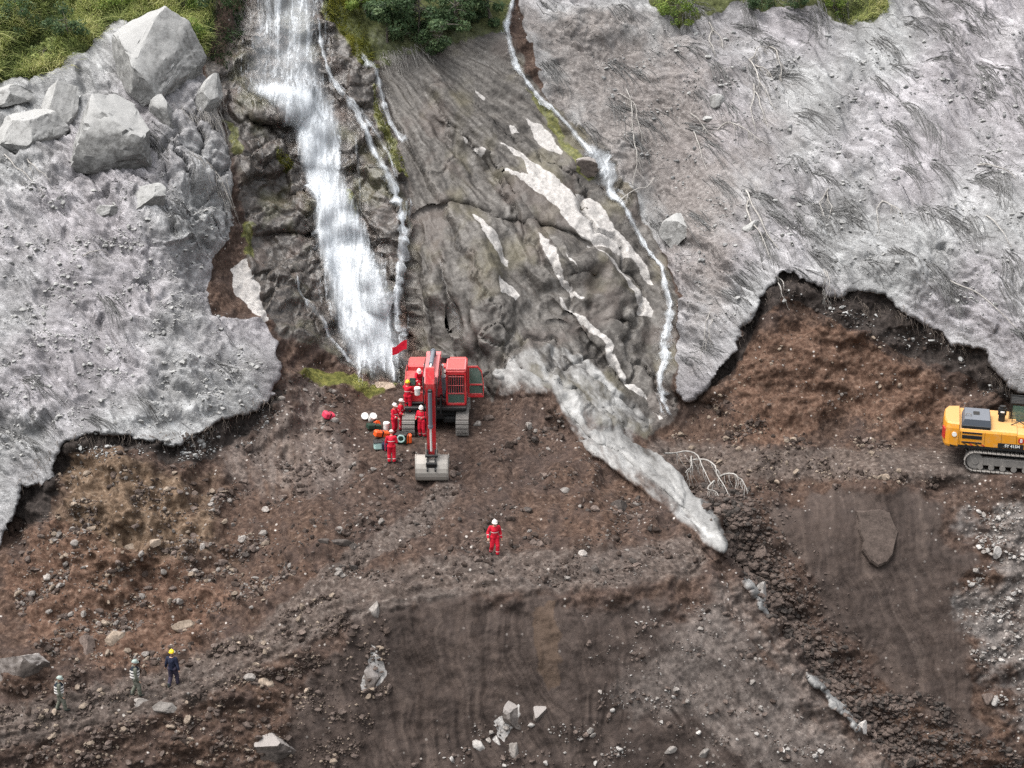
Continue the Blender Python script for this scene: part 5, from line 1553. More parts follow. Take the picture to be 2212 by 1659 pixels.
# ------------------------------------------------------------------ red excavator, facing the valley
def red_excavator():
    base = gp(944, 912)
    ex = empty('crawler_excavator', (base[0], base[1], base[2] - 0.03), (math.radians(1.7), 0, 0))
    tag(ex, 'red crawler excavator with open cab door below the waterfall', 'excavator')
    for sx in (-1, 1): track(ex, sx * 1.43, 4.5, 1.0, 0.68, 46, M_BLK)
    m = MB(); m.box((0, 0, 0.72), (2.2, 1.7, 0.5), 0.1); m.box((-.85, 0, .6), (.9, 2.4, .35), .08); m.box((.85, 0, .6), (.9, 2.4, .35), .08)
    m.cyl((0, 0, 0.9), (0, 0, 1.3), 0.75, n=28); m.build('undercarriage', M_BLK, ex)
    m = MB(); m.box((0, 0.55, 1.36), (3.3, 4.1, 0.18), 0.03); m.box((-.28, -1.0, 1.55), (.08, 1.2, .9), .02); m.box((.28, -1.0, 1.55), (.08, 1.2, .9), .02)
    m.box((1.1, -0.4, 1.28), (1.1, 1.9, 0.26), 0.05)
    m.build('deck', M_BLK, ex)
    m = MB(); m.box((0, 1.85, 2.2), (3.25, 1.5, 1.5), 0.10); m.box((0, 1.2, 2.05), (3.2, .9, 1.15), .06); m.build('engine_hood', M_RED, ex)
    m = MB()
    pts = [(-1.62, 2.45), (1.62, 2.45), (1.55, 2.85), (1.2, 3.1), (-1.2, 3.1), (-1.55, 2.85)]
    m.prism(pts, 'z', 1.35, 2.75); m.build('counterweight', M_RED, ex)
    # image-left side: tank and stepped lockers
    m = MB(); m.box((-1.08, 0.35, 2.05), (1.2, 1.5, 1.2), 0.05); m.build('fuel_tank', M_RED, ex)
    m = MB(); m.box((-1.1, -0.72, 1.78), (1.1, 0.62, 0.66), 0.04); m.build('tool_locker', M_RED, ex)
    m = MB(); m.box((-1.15, -1.12, 1.58), (.95, .22, .1), .02); m.box((-1.15, -.98, 1.35), (.9, .2, .06), .02); m.build('step', M_BLK, ex)
    m = MB()
    for z in (2.45, 2.1): m.pipe([(-1.66, -1.02, z), (-.6, -1.02, z)], .022)
    for x in (-1.66, -.6): m.pipe([(x, -1.02, 1.5), (x, -1.02, 2.47)], .022)
    m.pipe([(-1.66, -1.02, 2.45), (-1.66, .3, 2.95), (-1.66, 1.2, 2.95)], .022)
    m.pipe([(-1.66, .3, 2.6), (-1.66, .3, 2.95)], .022); m.pipe([(-1.66, 1.2, 2.8), (-1.66, 1.2, 2.95)], .022)
    m.build('handrail', M_RED, ex)
    m = MB(); m.box((-1.22, -.98, 2.72), (.34, .06, .46), .03); mi = m.build('mirror', M_BLK, ex)
    m = MB(); m.box((-1.22, -1.016, 2.72), (.27, .01, .38), .003); m.build('mirror_glass', M_GLASSG, mi)
    m = MB(); m.pipe([(-1.5, -.98, 2.45), (-1.3, -.98, 2.6)], .018); m.build('mirror_arm', M_BLK, mi)
    m = MB(); m.cyl((-.55, 1.5, 2.9), (-.55, 1.5, 3.35), .09); m.cyl((-.55, 1.5, 3.3), (-.55, 1.45, 3.5), .07); m.build('exhaust_pipe', M_BLK, ex)
    m = MB(); m.cyl((.45, 1.6, 2.9), (.45, 1.6, 3.2), .2, n=18); m.cyl((.45, 1.6, 3.2), (.45, 1.6, 3.28), .24, n=18); m.build('air_filter', M_BLK, ex)
    m = MB(); m.cyl((.47, .2, 2.55), (.47, .2, 3.05), .11); m.build('lamp_post', M_BLK, ex)
    for z in (2.75, 3.02):
        m = MB(); m.box((.47, -.02, z), (.2, .16, .2), .04); wl = m.build('work_light', M_BLK, ex)
        m = MB(); m.cyl((.47, -.10, z), (.47, -.13, z), .075); m.build('lens', M_WHITE, wl)
    # cab
    x0, x1, y0, y1, z0, z1 = .56, 1.64, -1.22, .62, 1.46, 3.40
    c = MB()
    for x in (x0 + .05, x1 - .05):
        c.box((x, y0 + .05, (z0 + z1) / 2), (.10, .10, z1 - z0), .02)
        c.box((x, y1 - .05, (z0 + z1) / 2), (.10, .10, z1 - z0), .02)
        c.box((x, (y0 + y1) / 2, z0 + .09), (.09, y1 - y0, .18), .02)
        c.box((x, (y0 + y1) / 2, z1 - .05), (.09, y1 - y0, .1), .02)
    xm = (x0 + x1) / 2
    c.box((xm, y0 + .05, z0 + .07), (x1 - x0, .09, .14), .02); c.box((xm, y0 + .05, z1 - .12), (x1 - x0, .09, .22), .02)
    c.box((xm, y0 + .05, z0 + .66), (x1 - x0 - .18, .06, .05), .01)
    c.box((xm, y1 - .06, z0 + .5), (x1 - x0, .06, 1.0), .02)
    c.box((x0 + .06, -.3, z0 + .45), (.05, 1.7, .8), .02)
    cab = c.build('cab', M_RED, ex)
    m = MB(); m.box((xm, (y0 + y1) / 2 + .05, z1 + .03), (x1 - x0 + .02, y1 - y0 - .02, .09), .04); rf = m.build('cab_roof', M_RED, cab)
    m = MB()
    for x in (x0 + .06, x1 - .06): m.box((x, (y0 + y1) / 2 + .05, z1 + .085), (.07, y1 - y0 - .1, .03), .01)
    for y in (y0 + .1, y1 - .05): m.box((xm, y, z1 + .085), (x1 - x0 - .1, .07, .03), .01)
    m.build('roof_rim', M_REDD, cab)
    m = MB(); m.box((xm, y0 + .05, (z0 + .69 + z1 - .23) / 2), (x1 - x0 - .2, .02, z1 - .23 - z0 - .69), .004); m.build('windscreen', M_GLASS, cab)
    m = MB(); m.box((xm, y0 + .05, z0 + .39), (x1 - x0 - .2, .02, .48), .004); m.build('lower_window', M_GLASSG, cab)
    for k in range(7):
        x = x0 + .17 + k * (x1 - x0 - .34) / 6
        m = MB(); m.cyl((x, y0 - .03, z0 + .7), (x, y0 - .03, z1 - .26), .013, n=6); m.build('guard_bar', M_REDD, cab)
    for z in (z0 + .72, z0 + 1.15, z1 - .3):
        m = MB(); m.cyl((x0 + .12, y0 - .035, z), (x1 - .12, y0 - .035, z), .015, n=6); m.build('guard_bar', M_REDD, cab)
    m = MB(); m.box((x0 + .05, -.3, z0 + 1.3), (.02, 1.5, .9), .004); m.build('side_window', M_GLASS, cab)
    m = MB(); m.box((xm, .1, z0 + .55), (.5, .5, .15), .05); m.box((xm, .35, z0 + .95), (.48, .15, .75), .06); m.box((xm, .3, z0 + .2), (.5, .5, .4), .03); m.build('seat', M_INT, cab)
    m = MB(); m.box((xm - .3, -.3, z0 + .6), (.15, .5, .3), .03); m.box((xm + .3, -.3, z0 + .6), (.15, .5, .3), .03); m.build('console', M_INT, cab)
    m = MB(); m.box((xm, y1 - .03, z0 + 1.45), (x1 - x0 - .2, .02, .7), .004); m.build('rear_window', M_GLASS, cab)
    # open door, swung out to the side
    d = MB()
    X0, X1, Z0, Z1 = 1.68, 2.56, 1.5, 3.28
    outer = [(X0, Z0), (X1 - .05, Z0), (X1, Z0 + .06), (X1, Z0 + .8), (X1 - .1, Z1 - .28), (X1 - .32, Z1), (X0, Z1)]
    def ring(poly, w):
        cx = sum(p[0] for p in poly) / len(poly); cz = sum(p[1] for p in poly) / len(poly)
        return [(cx + (p[0] - cx) * (1 - w / .55), cz + (p[1] - cz) * (1 - w / .95)) for p in poly]
    inner = ring(outer, .09); n = len(outer)
    V = [(a, y, b) for y in (-.05, .03) for a, b in outer] + [(a, y, b) for y in (-.05, .03) for a, b in inner]
    F = []
    for k in range(n):
        j = (k + 1) % n
        F += [(k, j, 2 * n + j, 2 * n + k), (n + k, 3 * n + k, 3 * n + j, n + j), (k, n + k, n + j, j), (2 * n + k, 2 * n + j, 3 * n + j, 3 * n + k)]
    d.add(V, F); d.box(((X0 + X1) / 2 - .02, -.01, Z0 + .72), (X1 - X0 - .12, .07, .10), .02)
    d.box(((X0 + X1) / 2 - .02, -.01, Z0 + .14), (X1 - X0 - .14, .06, .16), .02)
    door = d.build('door', M_RED, ex)
    m = MB(); m.prism([(a, b) for a, b in ring(outer, .10)], 'y', -.02, 0.0); m.build('door_glass', M_GLASSG, door)
    m = MB(); m.box((X1 - .14, -.06, Z0 + .66), (.16, .04, .06), .01); m.build('handle', M_BLK, door)
    # boom (side profile in y, z), stick, bucket
    def arm(poly, w, name, mat, par):
        b = MB(); b.prism(poly, 'x', -w / 2, w / 2); return b.build(name, mat, par)
    boom = arm([(-.35, 1.55), (-.75, 1.75), (-1.9, 3.5), (-2.9, 4.25), (-5.9, 4.12), (-6.35, 4.25), (-6.4, 4.55), (-6.0, 4.7), (-4.2, 4.8), (-2.7, 4.85), (-1.9, 4.55), (-.3, 2.2), (-.15, 1.75)], .70, 'boom', M_REDD, ex)
    m = MB(); m.box((0, -2.3, 4.75), (.78, .5, .12), .03); m.box((-.37, -4.2, 4.5), (.03, 2.6, .3), .01); m.box((.37, -4.2, 4.5), (.03, 2.6, .3), .01); m.build('boom_plate', M_REDD, boom)
    for s in (-1, 1):
        m = MB(); m.cyl((s * .46, -.7, 1.75), (s * .46, -2.0, 3.4), .11); m.build('boom_cylinder', M_CYL, boom)
        m = MB(); m.cyl((s * .46, -2.0, 3.4), (s * .46, -2.75, 4.3), .065); m.build('cylinder_rod', M_CHROME, boom)
    m = MB(); m.cyl((0, -3.0, 5.08), (0, -5.2, 5.16), .115, n=18); m.cyl((0, -2.85, 5.07), (0, -3.0, 5.08), .15); m.build('stick_cylinder', M_CYL, boom)
    m = MB(); m.cyl((0, -5.2, 5.16), (0, -6.15, 5.2), .06); m.build('cylinder_rod', M_CHROME, boom)
    m = MB(); m.box((0, -2.9, 4.98), (.3, .3, .24), .05); m.cyl((-.2, -6.2, 5.19), (.2, -6.2, 5.19), .12); m.build('pivot_bracket', M_BLK, boom)
    for s in (-1, 1):
        m = MB(); m.pipe([(s * .36, -.4, 2.2), (s * .41, -2.2, 4.5), (s * .41, -3.8, 4.7), (s * .40, -5.9, 4.45), (s * .30, -6.2, 3.9)], .03, 6); m.build('hydraulic_hose', M_BLK, boom)
    stick = arm([(-5.95, 5.28), (-6.3, 5.34), (-6.62, 4.6), (-6.5, 3.4), (-6.05, .55), (-5.75, .5), (-5.82, 3.2), (-5.9, 4.3)], .44, 'stick', M_RED, ex)
    m = MB(); m.cyl((-.34, -6.2, 4.42), (.34, -6.2, 4.42), .14, n=18); m.build('elbow_pin', M_BLK, stick)
    m = MB(); m.cyl((0, -6.72, 4.2), (0, -6.62, 2.35), .10, n=18); m.cyl((0, -6.62, 2.42), (0, -6.61, 2.28), .13, n=18); m.build('bucket_cylinder', M_CYL, stick)
    m = MB(); m.cyl((0, -6.61, 2.3), (0, -6.42, .95), .055); m.build('cylinder_rod', M_CHROME, stick)
    m = MB(); m.box((0, -6.66, 4.22), (.22, .22, .26), .05); m.build('cylinder_bracket', M_BLK, stick)
    for s in (-1, 1):
        m = MB(); m.pipe([(s * .3, -6.35, 4.9), (s * .34, -6.6, 4.0), (s * .27, -6.55, 2.6)], .028, 6); m.build('hydraulic_hose', M_BLK, stick)
        m = MB(); m.box((s * .27, -6.25, .95), (.05, .14, .75), .02, (0.15, 0, 0)); m.build('linkage', M_WORN, stick)
    # bucket, back towards the valley
    bk = MB(); W = .80
    prof_ = []
    for k in range(13):
        a = math.radians(100 - k * 165 / 12)
        prof_.append((-6.0 - .62 * math.sin(math.radians(18) + math.radians(k * 11.5)) , .42 - k * 1.22 / 12))
    prof_ = [(-5.75, .48), (-6.02, .50), (-6.25, .42), (-6.42, .25), (-6.52, .02), (-6.55, -.22), (-6.50, -.45), (-6.38, -.65), (-6.20, -.78), (-5.95, -.86), (-5.55, -.90)]
    n = len(prof_)
    inn = [(y + .05 * (1 if i < n else 0), z * .93) for i, (y, z) in enumerate(prof_)]
    V = [(sx * W, y, z) for sx in (-1, 1) for (y, z) in prof_] + [(sx * (W - .04), y + .045, z * .95) for sx in (-1, 1) for (y, z) in prof_]
    F = []
    for k in range(n - 1):
        F += [(k, k + 1, n + k + 1, n + k), (2 * n + k, 3 * n + k, 3 * n + k + 1, 2 * n + k + 1)]
    F += [(0, n, 3 * n, 2 * n), (n - 1, 3 * n - 1, 4 * n - 1, 2 * n - 1)]
    bk.add(V, F)
    for sx in (-1, 1):
        q = prof_ + [(-5.45, -.6), (-5.5, .2)]
        bk.prism(q, 'x', sx * W - .025, sx * W + .025)
        bk.box((sx * (W + .04), -5.75, .15), (.05, .5, .55), .02)
    bucket = bk.build('bucket', M_WORN, ex)
    m = MB()
    for sx in (-.2, .2):
        m.prism([(-5.65, .35), (-6.35, .25), (-6.60, .0), (-6.62, -.12), (-6.40, .5), (-6.1, .92), (-5.75, .92)], 'x', sx - .04, sx + .04)
    m.box((0, -6.45, .12), (.56, .16, .5), .04, (0.35, 0, 0)); m.cyl((-.32, -5.92, .72), (.32, -5.92, .72), .09); m.cyl((-.32, -6.3, .62), (.32, -6.3, .62), .08)
    m.build('bucket_bracket', M_BLK, bucket)
    for k in range(5):
        m = MB(); m.box((-.64 + k * .32, -5.42, -.91), (.13, .3, .07), .02); m.build('tooth', M_STEEL, bucket)
    return ex


RED_EX = red_excavator()


# ------------------------------------------------------------------ yellow excavator, side on, facing right
def put_text(body, size, loc, rot, mat, parent, name='lettering', ext=0.006):
    cu = bpy.data.curves.new('lettering', 'FONT'); cu.body = body; cu.size = size; cu.extrude = ext; cu.align_x = 'CENTER'; cu.align_y = 'CENTER'
    cu.offset = size * 0.02
    tmp = bpy.data.objects.new('tmp_text', cu); COL.objects.link(tmp)
    dg = bpy.context.evaluated_depsgraph_get()
    me = bpy.data.meshes.new_from_object(tmp.evaluated_get(dg))
    bpy.data.objects.remove(tmp)
    me.materials.clear(); me.materials.append(mat); me.name = name
    o = link(name, me, parent); o.location = loc; o.rotation_euler = rot
    return o


def yellow_excavator():
    base = gp(2186, 1000)
    ex = empty('crawler_excavator', (base[0], base[1], base[2] - 0.04), (0, 0, math.radians(-15)))
    tag(ex, 'yellow crawler excavator cut off by the right edge of the photo', 'excavator')
    tr = empty('track_carrier')
    COL.objects.unlink(tr); bpy.data.objects.remove(tr)
    for s in (-1, 1):
        t = track(ex, 0.0, 5.0, 1.02, 0.62, 48, M_STEEL)
        t.rotation_euler = (0, 0, math.radians(-90)); t.location = (0, s * 1.35, 0)
    m = MB(); m.box((0, 0, .72), (1.8, 2.0, .5), .1); m.cyl((0, 0, .9), (0, 0, 1.25), .8, n=28); m.build('undercarriage', M_BLK, ex)
    m = MB(); m.box((-.35, 0, 1.30), (6.0, 3.1, .16), .03); m.build('deck', M_BLK, ex)
    # rear: counterweight with rounded tail
    pts = [(-2.95, -1.58), (-3.40, -1.54), (-3.60, -1.40), (-3.72, -.9), (-3.76, .0), (-3.72, .9), (-3.55, 1.40), (-2.95, 1.58)]
    m = MB(); n = len(pts)
    V = []
    for z, k in ((1.22, .97), (1.34, 1.0), (2.25, 1.0), (2.48, .965), (2.55, .90)):
        V += [(-2.95 + (x + 2.95) * k, y * k, z) for x, y in pts]
    F = []
    for l in range(4):
        F += [(l * n + q, l * n + (q + 1) % n, (l + 1) * n + (q + 1) % n, (l + 1) * n + q) for q in range(n)]
    F += [tuple(range(n))[::-1], tuple(range(4 * n, 5 * n))]
    m.add(V, F); cw = m.build('counterweight', M_YEL, ex)
    m = MB(); m.cyl((-3.16, -1.54, 1.93), (-3.16, -1.60, 1.93), .125, n=24); m.build('emblem', M_WHITE, cw)
    M_DECAL = paint('red_decal', (.45, .03, .02), (.3, .2, .18), .2, .5, .1)
    m = MB(); m.box((-3.685, -1.08, 1.85), (.10, .5, .62), .03, (0, 0, 0.22)); m.build('rear_marking', M_DECAL, cw)
    # side body
    m = MB()
    m.prism([(-1.56, 1.38), (-1.56, 2.12), (-1.50, 2.24), (-1.36, 2.30), (1.5, 2.42), (1.56, 1.38)], 'x', -2.93, -.02); body = m.build('engine_bay', M_YEL, ex)
    m = MB(); m.prism([(-1.55, 1.38), (-1.55, 2.05), (-1.48, 2.18), (-1.34, 2.24), (.35, 2.30), (.35, 1.38)], 'x', 0.0, 1.55); m.build('tool_bay', M_YEL, ex)
    for (z, h_) in ((2.07, .10), (1.84, .20), (1.54, .09)):
        m = MB(); m.box((-2.26, -1.565, z), (1.02, .03, h_), .01); m.build('grille_slot', M_BLK, body)
    for x in (-2.86, -1.62, -.78):
        m = MB(); m.box((x, -1.562, 1.78), (.014, .012, .78), .002); m.build('panel_gap', M_BLK, body)
    # engine cover box
    m = MB(); m.prism([(-2.84, 2.26), (-2.80, 2.52), (-2.70, 2.78), (-1.42, 2.78), (-1.36, 2.60), (-1.34, 2.26)], 'y', -1.42, .55); hood = m.build('engine_cover', M_GREY, ex)
    m = MB(); m.box((-2.10, -.35, 2.80), (.32, .5, .05), .02); m.build('cover_hatch', M_BLK, hood)
    m = MB(); m.box((-2.1, -1.44, 2.36), (1.44, .06, .16), .02); m.build('cover_lip', M_BLK, hood)
    m = MB(); m.pipe([(-2.66, -.9, 2.8), (-2.62, -.9, 2.92), (-2.40, -.9, 2.92), (-2.36, -.9, 2.8)], .025, 6); m.build('cover_handle', M_STEEL, hood)
    m = MB(); m.cyl((-.78, .0, 2.3), (-.78, .0, 2.72), .17, n=20); m.cyl((-.78, .0, 2.72), (-.78, .0, 3.08), .22, n=20); m.cyl((-.78, 0, 3.08), (-.78, 0, 3.2), .16, n=20); m.build('air_filter', M_BLK, ex)
    m = MB(); m.box((-.78, -.225, 2.92), (.2, .02, .09), .01); m.build('filter_label', M_WHITE, ex)
    # stripe panel with lettering
    m = MB(); m.box((-.28, -1.566, 1.52), (1.30, .02, .26), .006); pan = m.build('name_panel', M_BLK, body)
    put_text('SY 415H', .215, (-.20, -1.580, 1.52), (math.radians(90), 0, 0), M_WHITE, pan)
    for k, mt in enumerate((M_DECAL, M_WHITE, M_DECAL)):
        m = MB(); m.prism([(.44 + k * .07, 1.39), (.50 + k * .07, 1.39), (.64 + k * .07, 1.66), (.58 + k * .07, 1.66)], 'y', -1.572, -1.560); m.build('stripe', mt, body)
    m = MB(); m.box((1.15, -1.562, 1.56), (.9, .02, .34), .006); m.build('side_panel', M_BLK, body)
    m = MB(); m.cyl((.22, -1.556, 1.86), (.22, -1.575, 1.86), .155, n=24); disc = m.build('number_disc', M_DECAL, body)
    put_text('8', .27, (.22, -1.584, 1.86), (math.radians(90), 0, 0), M_WHITE, disc)
    for k in range(4):
        m = MB(); m.prism([(-2.55 + k * .3, 1.39), (-2.45 + k * .3, 1.39), (-2.60 + k * .3, 1.48), (-2.70 + k * .3, 1.48)], 'y', -1.574, -1.558); m.build('stripe', M_DECAL if k % 2 else M_BLK, body)
    # cab on the far side
    c = MB(); x0, x1, y0, y1, z0, z1 = -.35, 1.5, .40, 1.5, 1.4, 3.25
    for x in (x0 + .05, .55, x1 - .05):
        for y in (y0 + .05, y1 - .05): c.box((x, y, (z0 + z1) / 2), (.10, .10, z1 - z0), .02)
    c.box(((x0 + x1) / 2, (y0 + y1) / 2, z1), (x1 - x0, y1 - y0, .12), .04); c.box(((x0 + x1) / 2, y0 + .05, z0 + .45), (x1 - x0, .08, .9), .02)
    cab = c.build('cab', M_BLK, ex)
    m = MB(); m.box((.1, y0 + .05, 2.7), (.8, .02, .85), .004); m.build('cab_window', M_GLASSG, cab)
    m = MB(); m.box((1.0, y0 + .05, 2.7), (.8, .02, .85), .004); m.build('cab_window', M_GLASSG, cab)
    for k in range(5):
        m = MB(); m.cyl((x0 - .02, y0 - .02 + k * .26, z1 + .14), (x1, y0 - .02 + k * .26, z1 + .14), .025, n=8); m.build('roof_guard_bar', M_BLK, cab)
    m = MB(); m.pipe([(x0 - .04, y0 - .02, 2.3), (x0 - .04, y0 - .02, 3.75)], .022, 6); m.build('antenna_pole', M_BLK, cab)
    m = MB()
    for z in (2.75, 3.05): m.pipe([(-.25, -.1, z - .3), (1.45, -.1, z - .3)], .02, 6)
    m.pipe([(-.25, -.1, 2.25), (-.25, -.1, 2.77)], .02, 6); m.pipe([(.6, -.1, 2.25), (.6, -.1, 2.77)], .02, 6); m.build('handrail', M_BLK, ex)
    # boom rising out of the frame
    b = MB(); b.prism([(.35, 1.6), (.9, 1.45), (3.2, 4.0), (4.2, 4.6), (7.6, 4.3), (7.9, 4.5), (7.6, 4.8), (4.0, 5.2), (2.7, 4.7), (.3, 2.3)], 'y', -.62, .02); boom = b.build('boom', M_YEL, ex)
    m = MB(); m.cyl((1.1, -.3, 1.6), (2.6, -.3, 3.2), .11); m.build('boom_cylinder', M_BLK, boom)
    m = MB(); m.cyl((.62, -.66, 1.98), (.62, .06, 1.98), .16, n=18); m.build('boom_pin', M_STEEL, boom)
    m = MB(); m.pipe([(-.3, -.5, 2.35), (.1, -.6, 2.6), (.5, -.64, 2.4), (1.2, -.64, 3.0)], .03, 6); m.build('hydraulic_hose', M_BLK, ex)
    st = MB(); st.prism([(7.3, 5.1), (7.9, 5.2), (8.3, 4.5), (7.9, 1.2), (7.6, 1.2), (7.4, 4.2)], 'y', -.5, -.1); st.build('stick', M_YEL, ex)
    bk = MB(); bk.prism([(7.5, 1.3), (8.1, 1.3), (8.5, .8), (8.3, .1), (7.5, -.1), (7.1, .1), (7.9, .5)], 'y', -1.1, .5); bk.build('bucket', M_WORN, ex)
    return ex


YEL_EX = yellow_excavator()
# ------------------------------------------------------------------ people
def cloth(name, a, b, rough=0.85):
    k = NT(name)
    n = k.noise(6, 4, 0.6); f = k.noise(25, 2, 0.6)
    return k.done(k.ramp(n, [(0.35, a), (0.65, b)]), rough, k.bump(n, 0.5, 0.03), spec=0.2)


M_SUIT = cloth('red_coverall', (.42, .008, .022), (.66, .020, .045))
M_SKIN = cloth('skin', (.36, .21, .15), (.46, .29, .21), 0.6)
M_BOOT = cloth('dark_boots', (.012, .016, .014), (.04, .05, .045), 0.6)
M_HELW = paint('white_helmet', (.78, .72, .68), (.5, .42, .38), 0.12, 0.4, 0.1)
M_HELY = paint('yellow_helmet', (.85, .62, .02), (.6, .45, .1), 0.08, 0.4, 0.05)
M_REFL = paint('reflective_tape', (.75, .72, .68), (.5, .46, .42), 0.1, 0.4, 0.1)
M_NAVY = cloth('navy_jacket', (.010, .012, .028), (.025, .03, .055))
M_VEST = cloth('black_vest', (.008, .012, .018), (.02, .028, .04))
M_CAMO = cloth('camouflage_cloth', (.055, .062, .045), (.20, .20, .165))
M_JEAN = cloth('dark_trousers', (.025, .022, .04), (.06, .05, .075))
M_EYE = cloth('eyes', (.01, .01, .01), (.02, .015, .012), 0.3)
M_HELG = paint('pale_green_helmet', (.30, .36, .33), (.4, .4, .36), 0.12, 0.5, 0.2)


def remesh(mb, name, mat, parent, voxel, smooth_iter=3):
    me = bpy.data.meshes.new(name); me.from_pydata([tuple(x) for x in mb.v], [], mb.f); me.update()
    o = bpy.data.objects.new('tmp_remesh', me); COL.objects.link(o)
    r = o.modifiers.new('r', 'REMESH'); r.mode = 'VOXEL'; r.voxel_size = voxel; r.use_smooth_shade = True
    s = o.modifiers.new('s', 'SMOOTH'); s.iterations = smooth_iter; s.factor = 0.5
    dg = bpy.context.evaluated_depsgraph_get()
    out = bpy.data.meshes.new_from_object(o.evaluated_get(dg))
    bpy.data.objects.remove(o); bpy.data.meshes.remove(me)
    out.name = name; out.materials.clear(); out.materials.append(mat)
    return link(name, out, parent)


def person(loc, yaw, label, pose=None, helmet=M_HELW, top=M_SUIT, legs=M_SUIT, bands=True, height=1.75, vest=None):
    J = dict(pel=(0, 0, .95), chest=(0, -.01, 1.30), neck=(0, -.01, 1.49), head=(0, -.03, 1.64),
             sL=(-.19, 0, 1.41), sR=(.19, 0, 1.41), eL=(-.27, .03, 1.14), eR=(.27, .03, 1.14), wL=(-.28, -.10, .90), wR=(.28, -.10, .90),
             hL=(-.10, 0, .92), hR=(.10, 0, .92), kL=(-.12, -.04, .50), kR=(.12, -.04, .50), aL=(-.13, .04, .09), aR=(.13, .04, .09), hd=(0, -1, 0))
    if pose: J.update(pose)
    j = {k: np.array(x, float) for k, x in J.items()}
    look = j['hd'] / np.linalg.norm(j['hd'])
    side = np.cross(look, [0, 0, 1.0]); side /= np.linalg.norm(side); upv = np.cross(side, look)
    headrot = Matrix((side, -look, upv)).transposed().to_euler()
    # body, one continuous skin
    b = MB()
    b.caps(j['pel'], j['chest'], .125, .14); b.caps(j['chest'], (j['neck'] + j['chest']) / 2 + (j['neck'] - j['chest']) * .2, .14, .11)
    b.caps(j['chest'], j['neck'], .10, .055); b.caps(j['neck'], j['head'], .052, .058)
    b.ell(j['head'] + upv * .02, (.076, .096, .115), 2, headrot)
    b.ell(j['head'] + look * .055 - upv * .055, (.05, .045, .05), 1, headrot)
    b.caps(j['head'] + look * .095 + upv * .02, j['head'] + look * .112 - upv * .015, .010, .016, 6)
    for s in (-1, 1): b.ell(j['head'] + side * .078 * s + look * -.005, (.013, .022, .032), 1, headrot)
    for s, S in ((-1, 'L'), (1, 'R')):
        b.caps(j['chest'] + (j['s' + S] - j['chest']) * .5, j['s' + S], .10, .07)
        b.caps(j['s' + S], j['e' + S], .056, .044); b.caps(j['e' + S], j['w' + S], .042, .030)
        b.caps(j['pel'], j['h' + S], .11, .105); b.caps(j['h' + S], j['k' + S], .088, .062); b.caps(j['k' + S], j['a' + S], .058, .040)
        # hand: palm, four fingers and a thumb
        fd = j['w' + S] - j['e' + S]; fd /= np.linalg.norm(fd)
        pv = np.cross(fd, [0.3 * s, -1.0, 0.2]); pv /= np.linalg.norm(pv); nv = np.cross(pv, fd)
        pc = j['w' + S] + fd * .05
        b.caps(j['w' + S], pc + fd * .03, .028, .034); b.caps(pc - pv * .022, pc + pv * .022 + fd * .02, .022, .022)
        for q, (o_, ln) in enumerate(((-.033, .062), (-.011, .074), (.011, .070), (.032, .054))):
            a0 = pc + fd * .045 + pv * o_; a1 = a0 + fd * ln * .55 + nv * .008; a2 = a1 + fd * ln * .35 + nv * .025
            b.caps(a0, a1, .0105, .0100, 6); b.caps(a1, a2, .0100, .0085, 6)
        t0 = pc - pv * .03 * 1.0; t1 = t0 - pv * .03 + fd * .02; b.caps(t0, t1, .013, .0115, 6); b.caps(t1, t1 + fd * .03 - pv * .004, .0115, .0095, 6)
        foot = np.array([j['a' + S][0], j['a' + S][1], j['a' + S][2] - .04])
        b.caps(foot, foot + np.array([0, -.14, -.02]), .045, .035)
    body = remesh(b, 'person', M_SKIN, None, .0135, 2)
    body.location = loc; body.rotation_euler = (0, 0, yaw); sc = height / 1.75; body.scale = (sc, sc, sc)
    tag(body, label, 'person')
    # clothes
    t = MB()
    t.caps(j['pel'] + np.array([0, 0, -.02]), j['chest'], .165, .185); t.caps(j['chest'], (j['neck'] * .55 + j['chest'] * .45), .18, .125); t.caps(j['chest'] * .3 + j['neck'] * .7, j['neck'] * .97 + j['head'] * .03, .09, .078)
    for S in 'LR':
        t.caps(j['chest'] + (j['s' + S] - j['chest']) * .4, j['s' + S], .13, .088); t.caps(j['s' + S], j['e' + S], .088, .073); t.caps(j['e' + S], j['w' + S] * .97 + j['e' + S] * .03, .071, .055)
    # folds
    remesh(t, 'jacket', top, body, .02, 4)
    l = MB()
    for S in 'LR':
        l.caps(j['pel'] + np.array([0, 0, -.03]), j['h' + S], .145, .14); l.caps(j['h' + S], j['k' + S], .128, .100); l.caps(j['k' + S], j['a' + S] + (j['k' + S] - j['a' + S]) * .12, .098, .088)
    remesh(l, 'trousers', legs, body, .02, 4)
    for S in 'LR':
        bt = MB(); a = j['a' + S]
        bt.caps(a + np.array([0, 0, .10]), a + np.array([0, .01, -.03]), .062, .056); bt.caps(a + np.array([0, .01, -.045]), a + np.array([0, -.16, -.05]), .046, .042)
        remesh(bt, 'boot', M_BOOT, body, .018, 2)
    for s in (-1, 1):
        e = MB(); e.ell(j['head'] + look * .088 + side * .031 * s + upv * .025, (.012, .010, .009), 1); e.build('eye', M_EYE, body)
    if helmet is not None:
        hb = MB(); v, f = ICO[2]
        v = v.copy(); v[:, 2] = np.maximum(v[:, 2], -0.12)
        R = np.array(Matrix((side, -look, upv)).transposed())
        hb.add((v * np.array([.118, .140, .125])) @ R.T + j['head'] + upv * .055, [tuple(x) for x in f])
        br = v.copy(); br[:, 2] = np.clip(br[:, 2], -.1, .0) * .1
        hb.add((br * np.array([.130, .165, .12])) @ R.T + j['head'] + upv * .048 + look * .018, [tuple(x) for x in f])
        hb.cyl(j['head'] + upv * .172 - look * .09, j['head'] + upv * .172 + look * .09, .016, .016, 8)
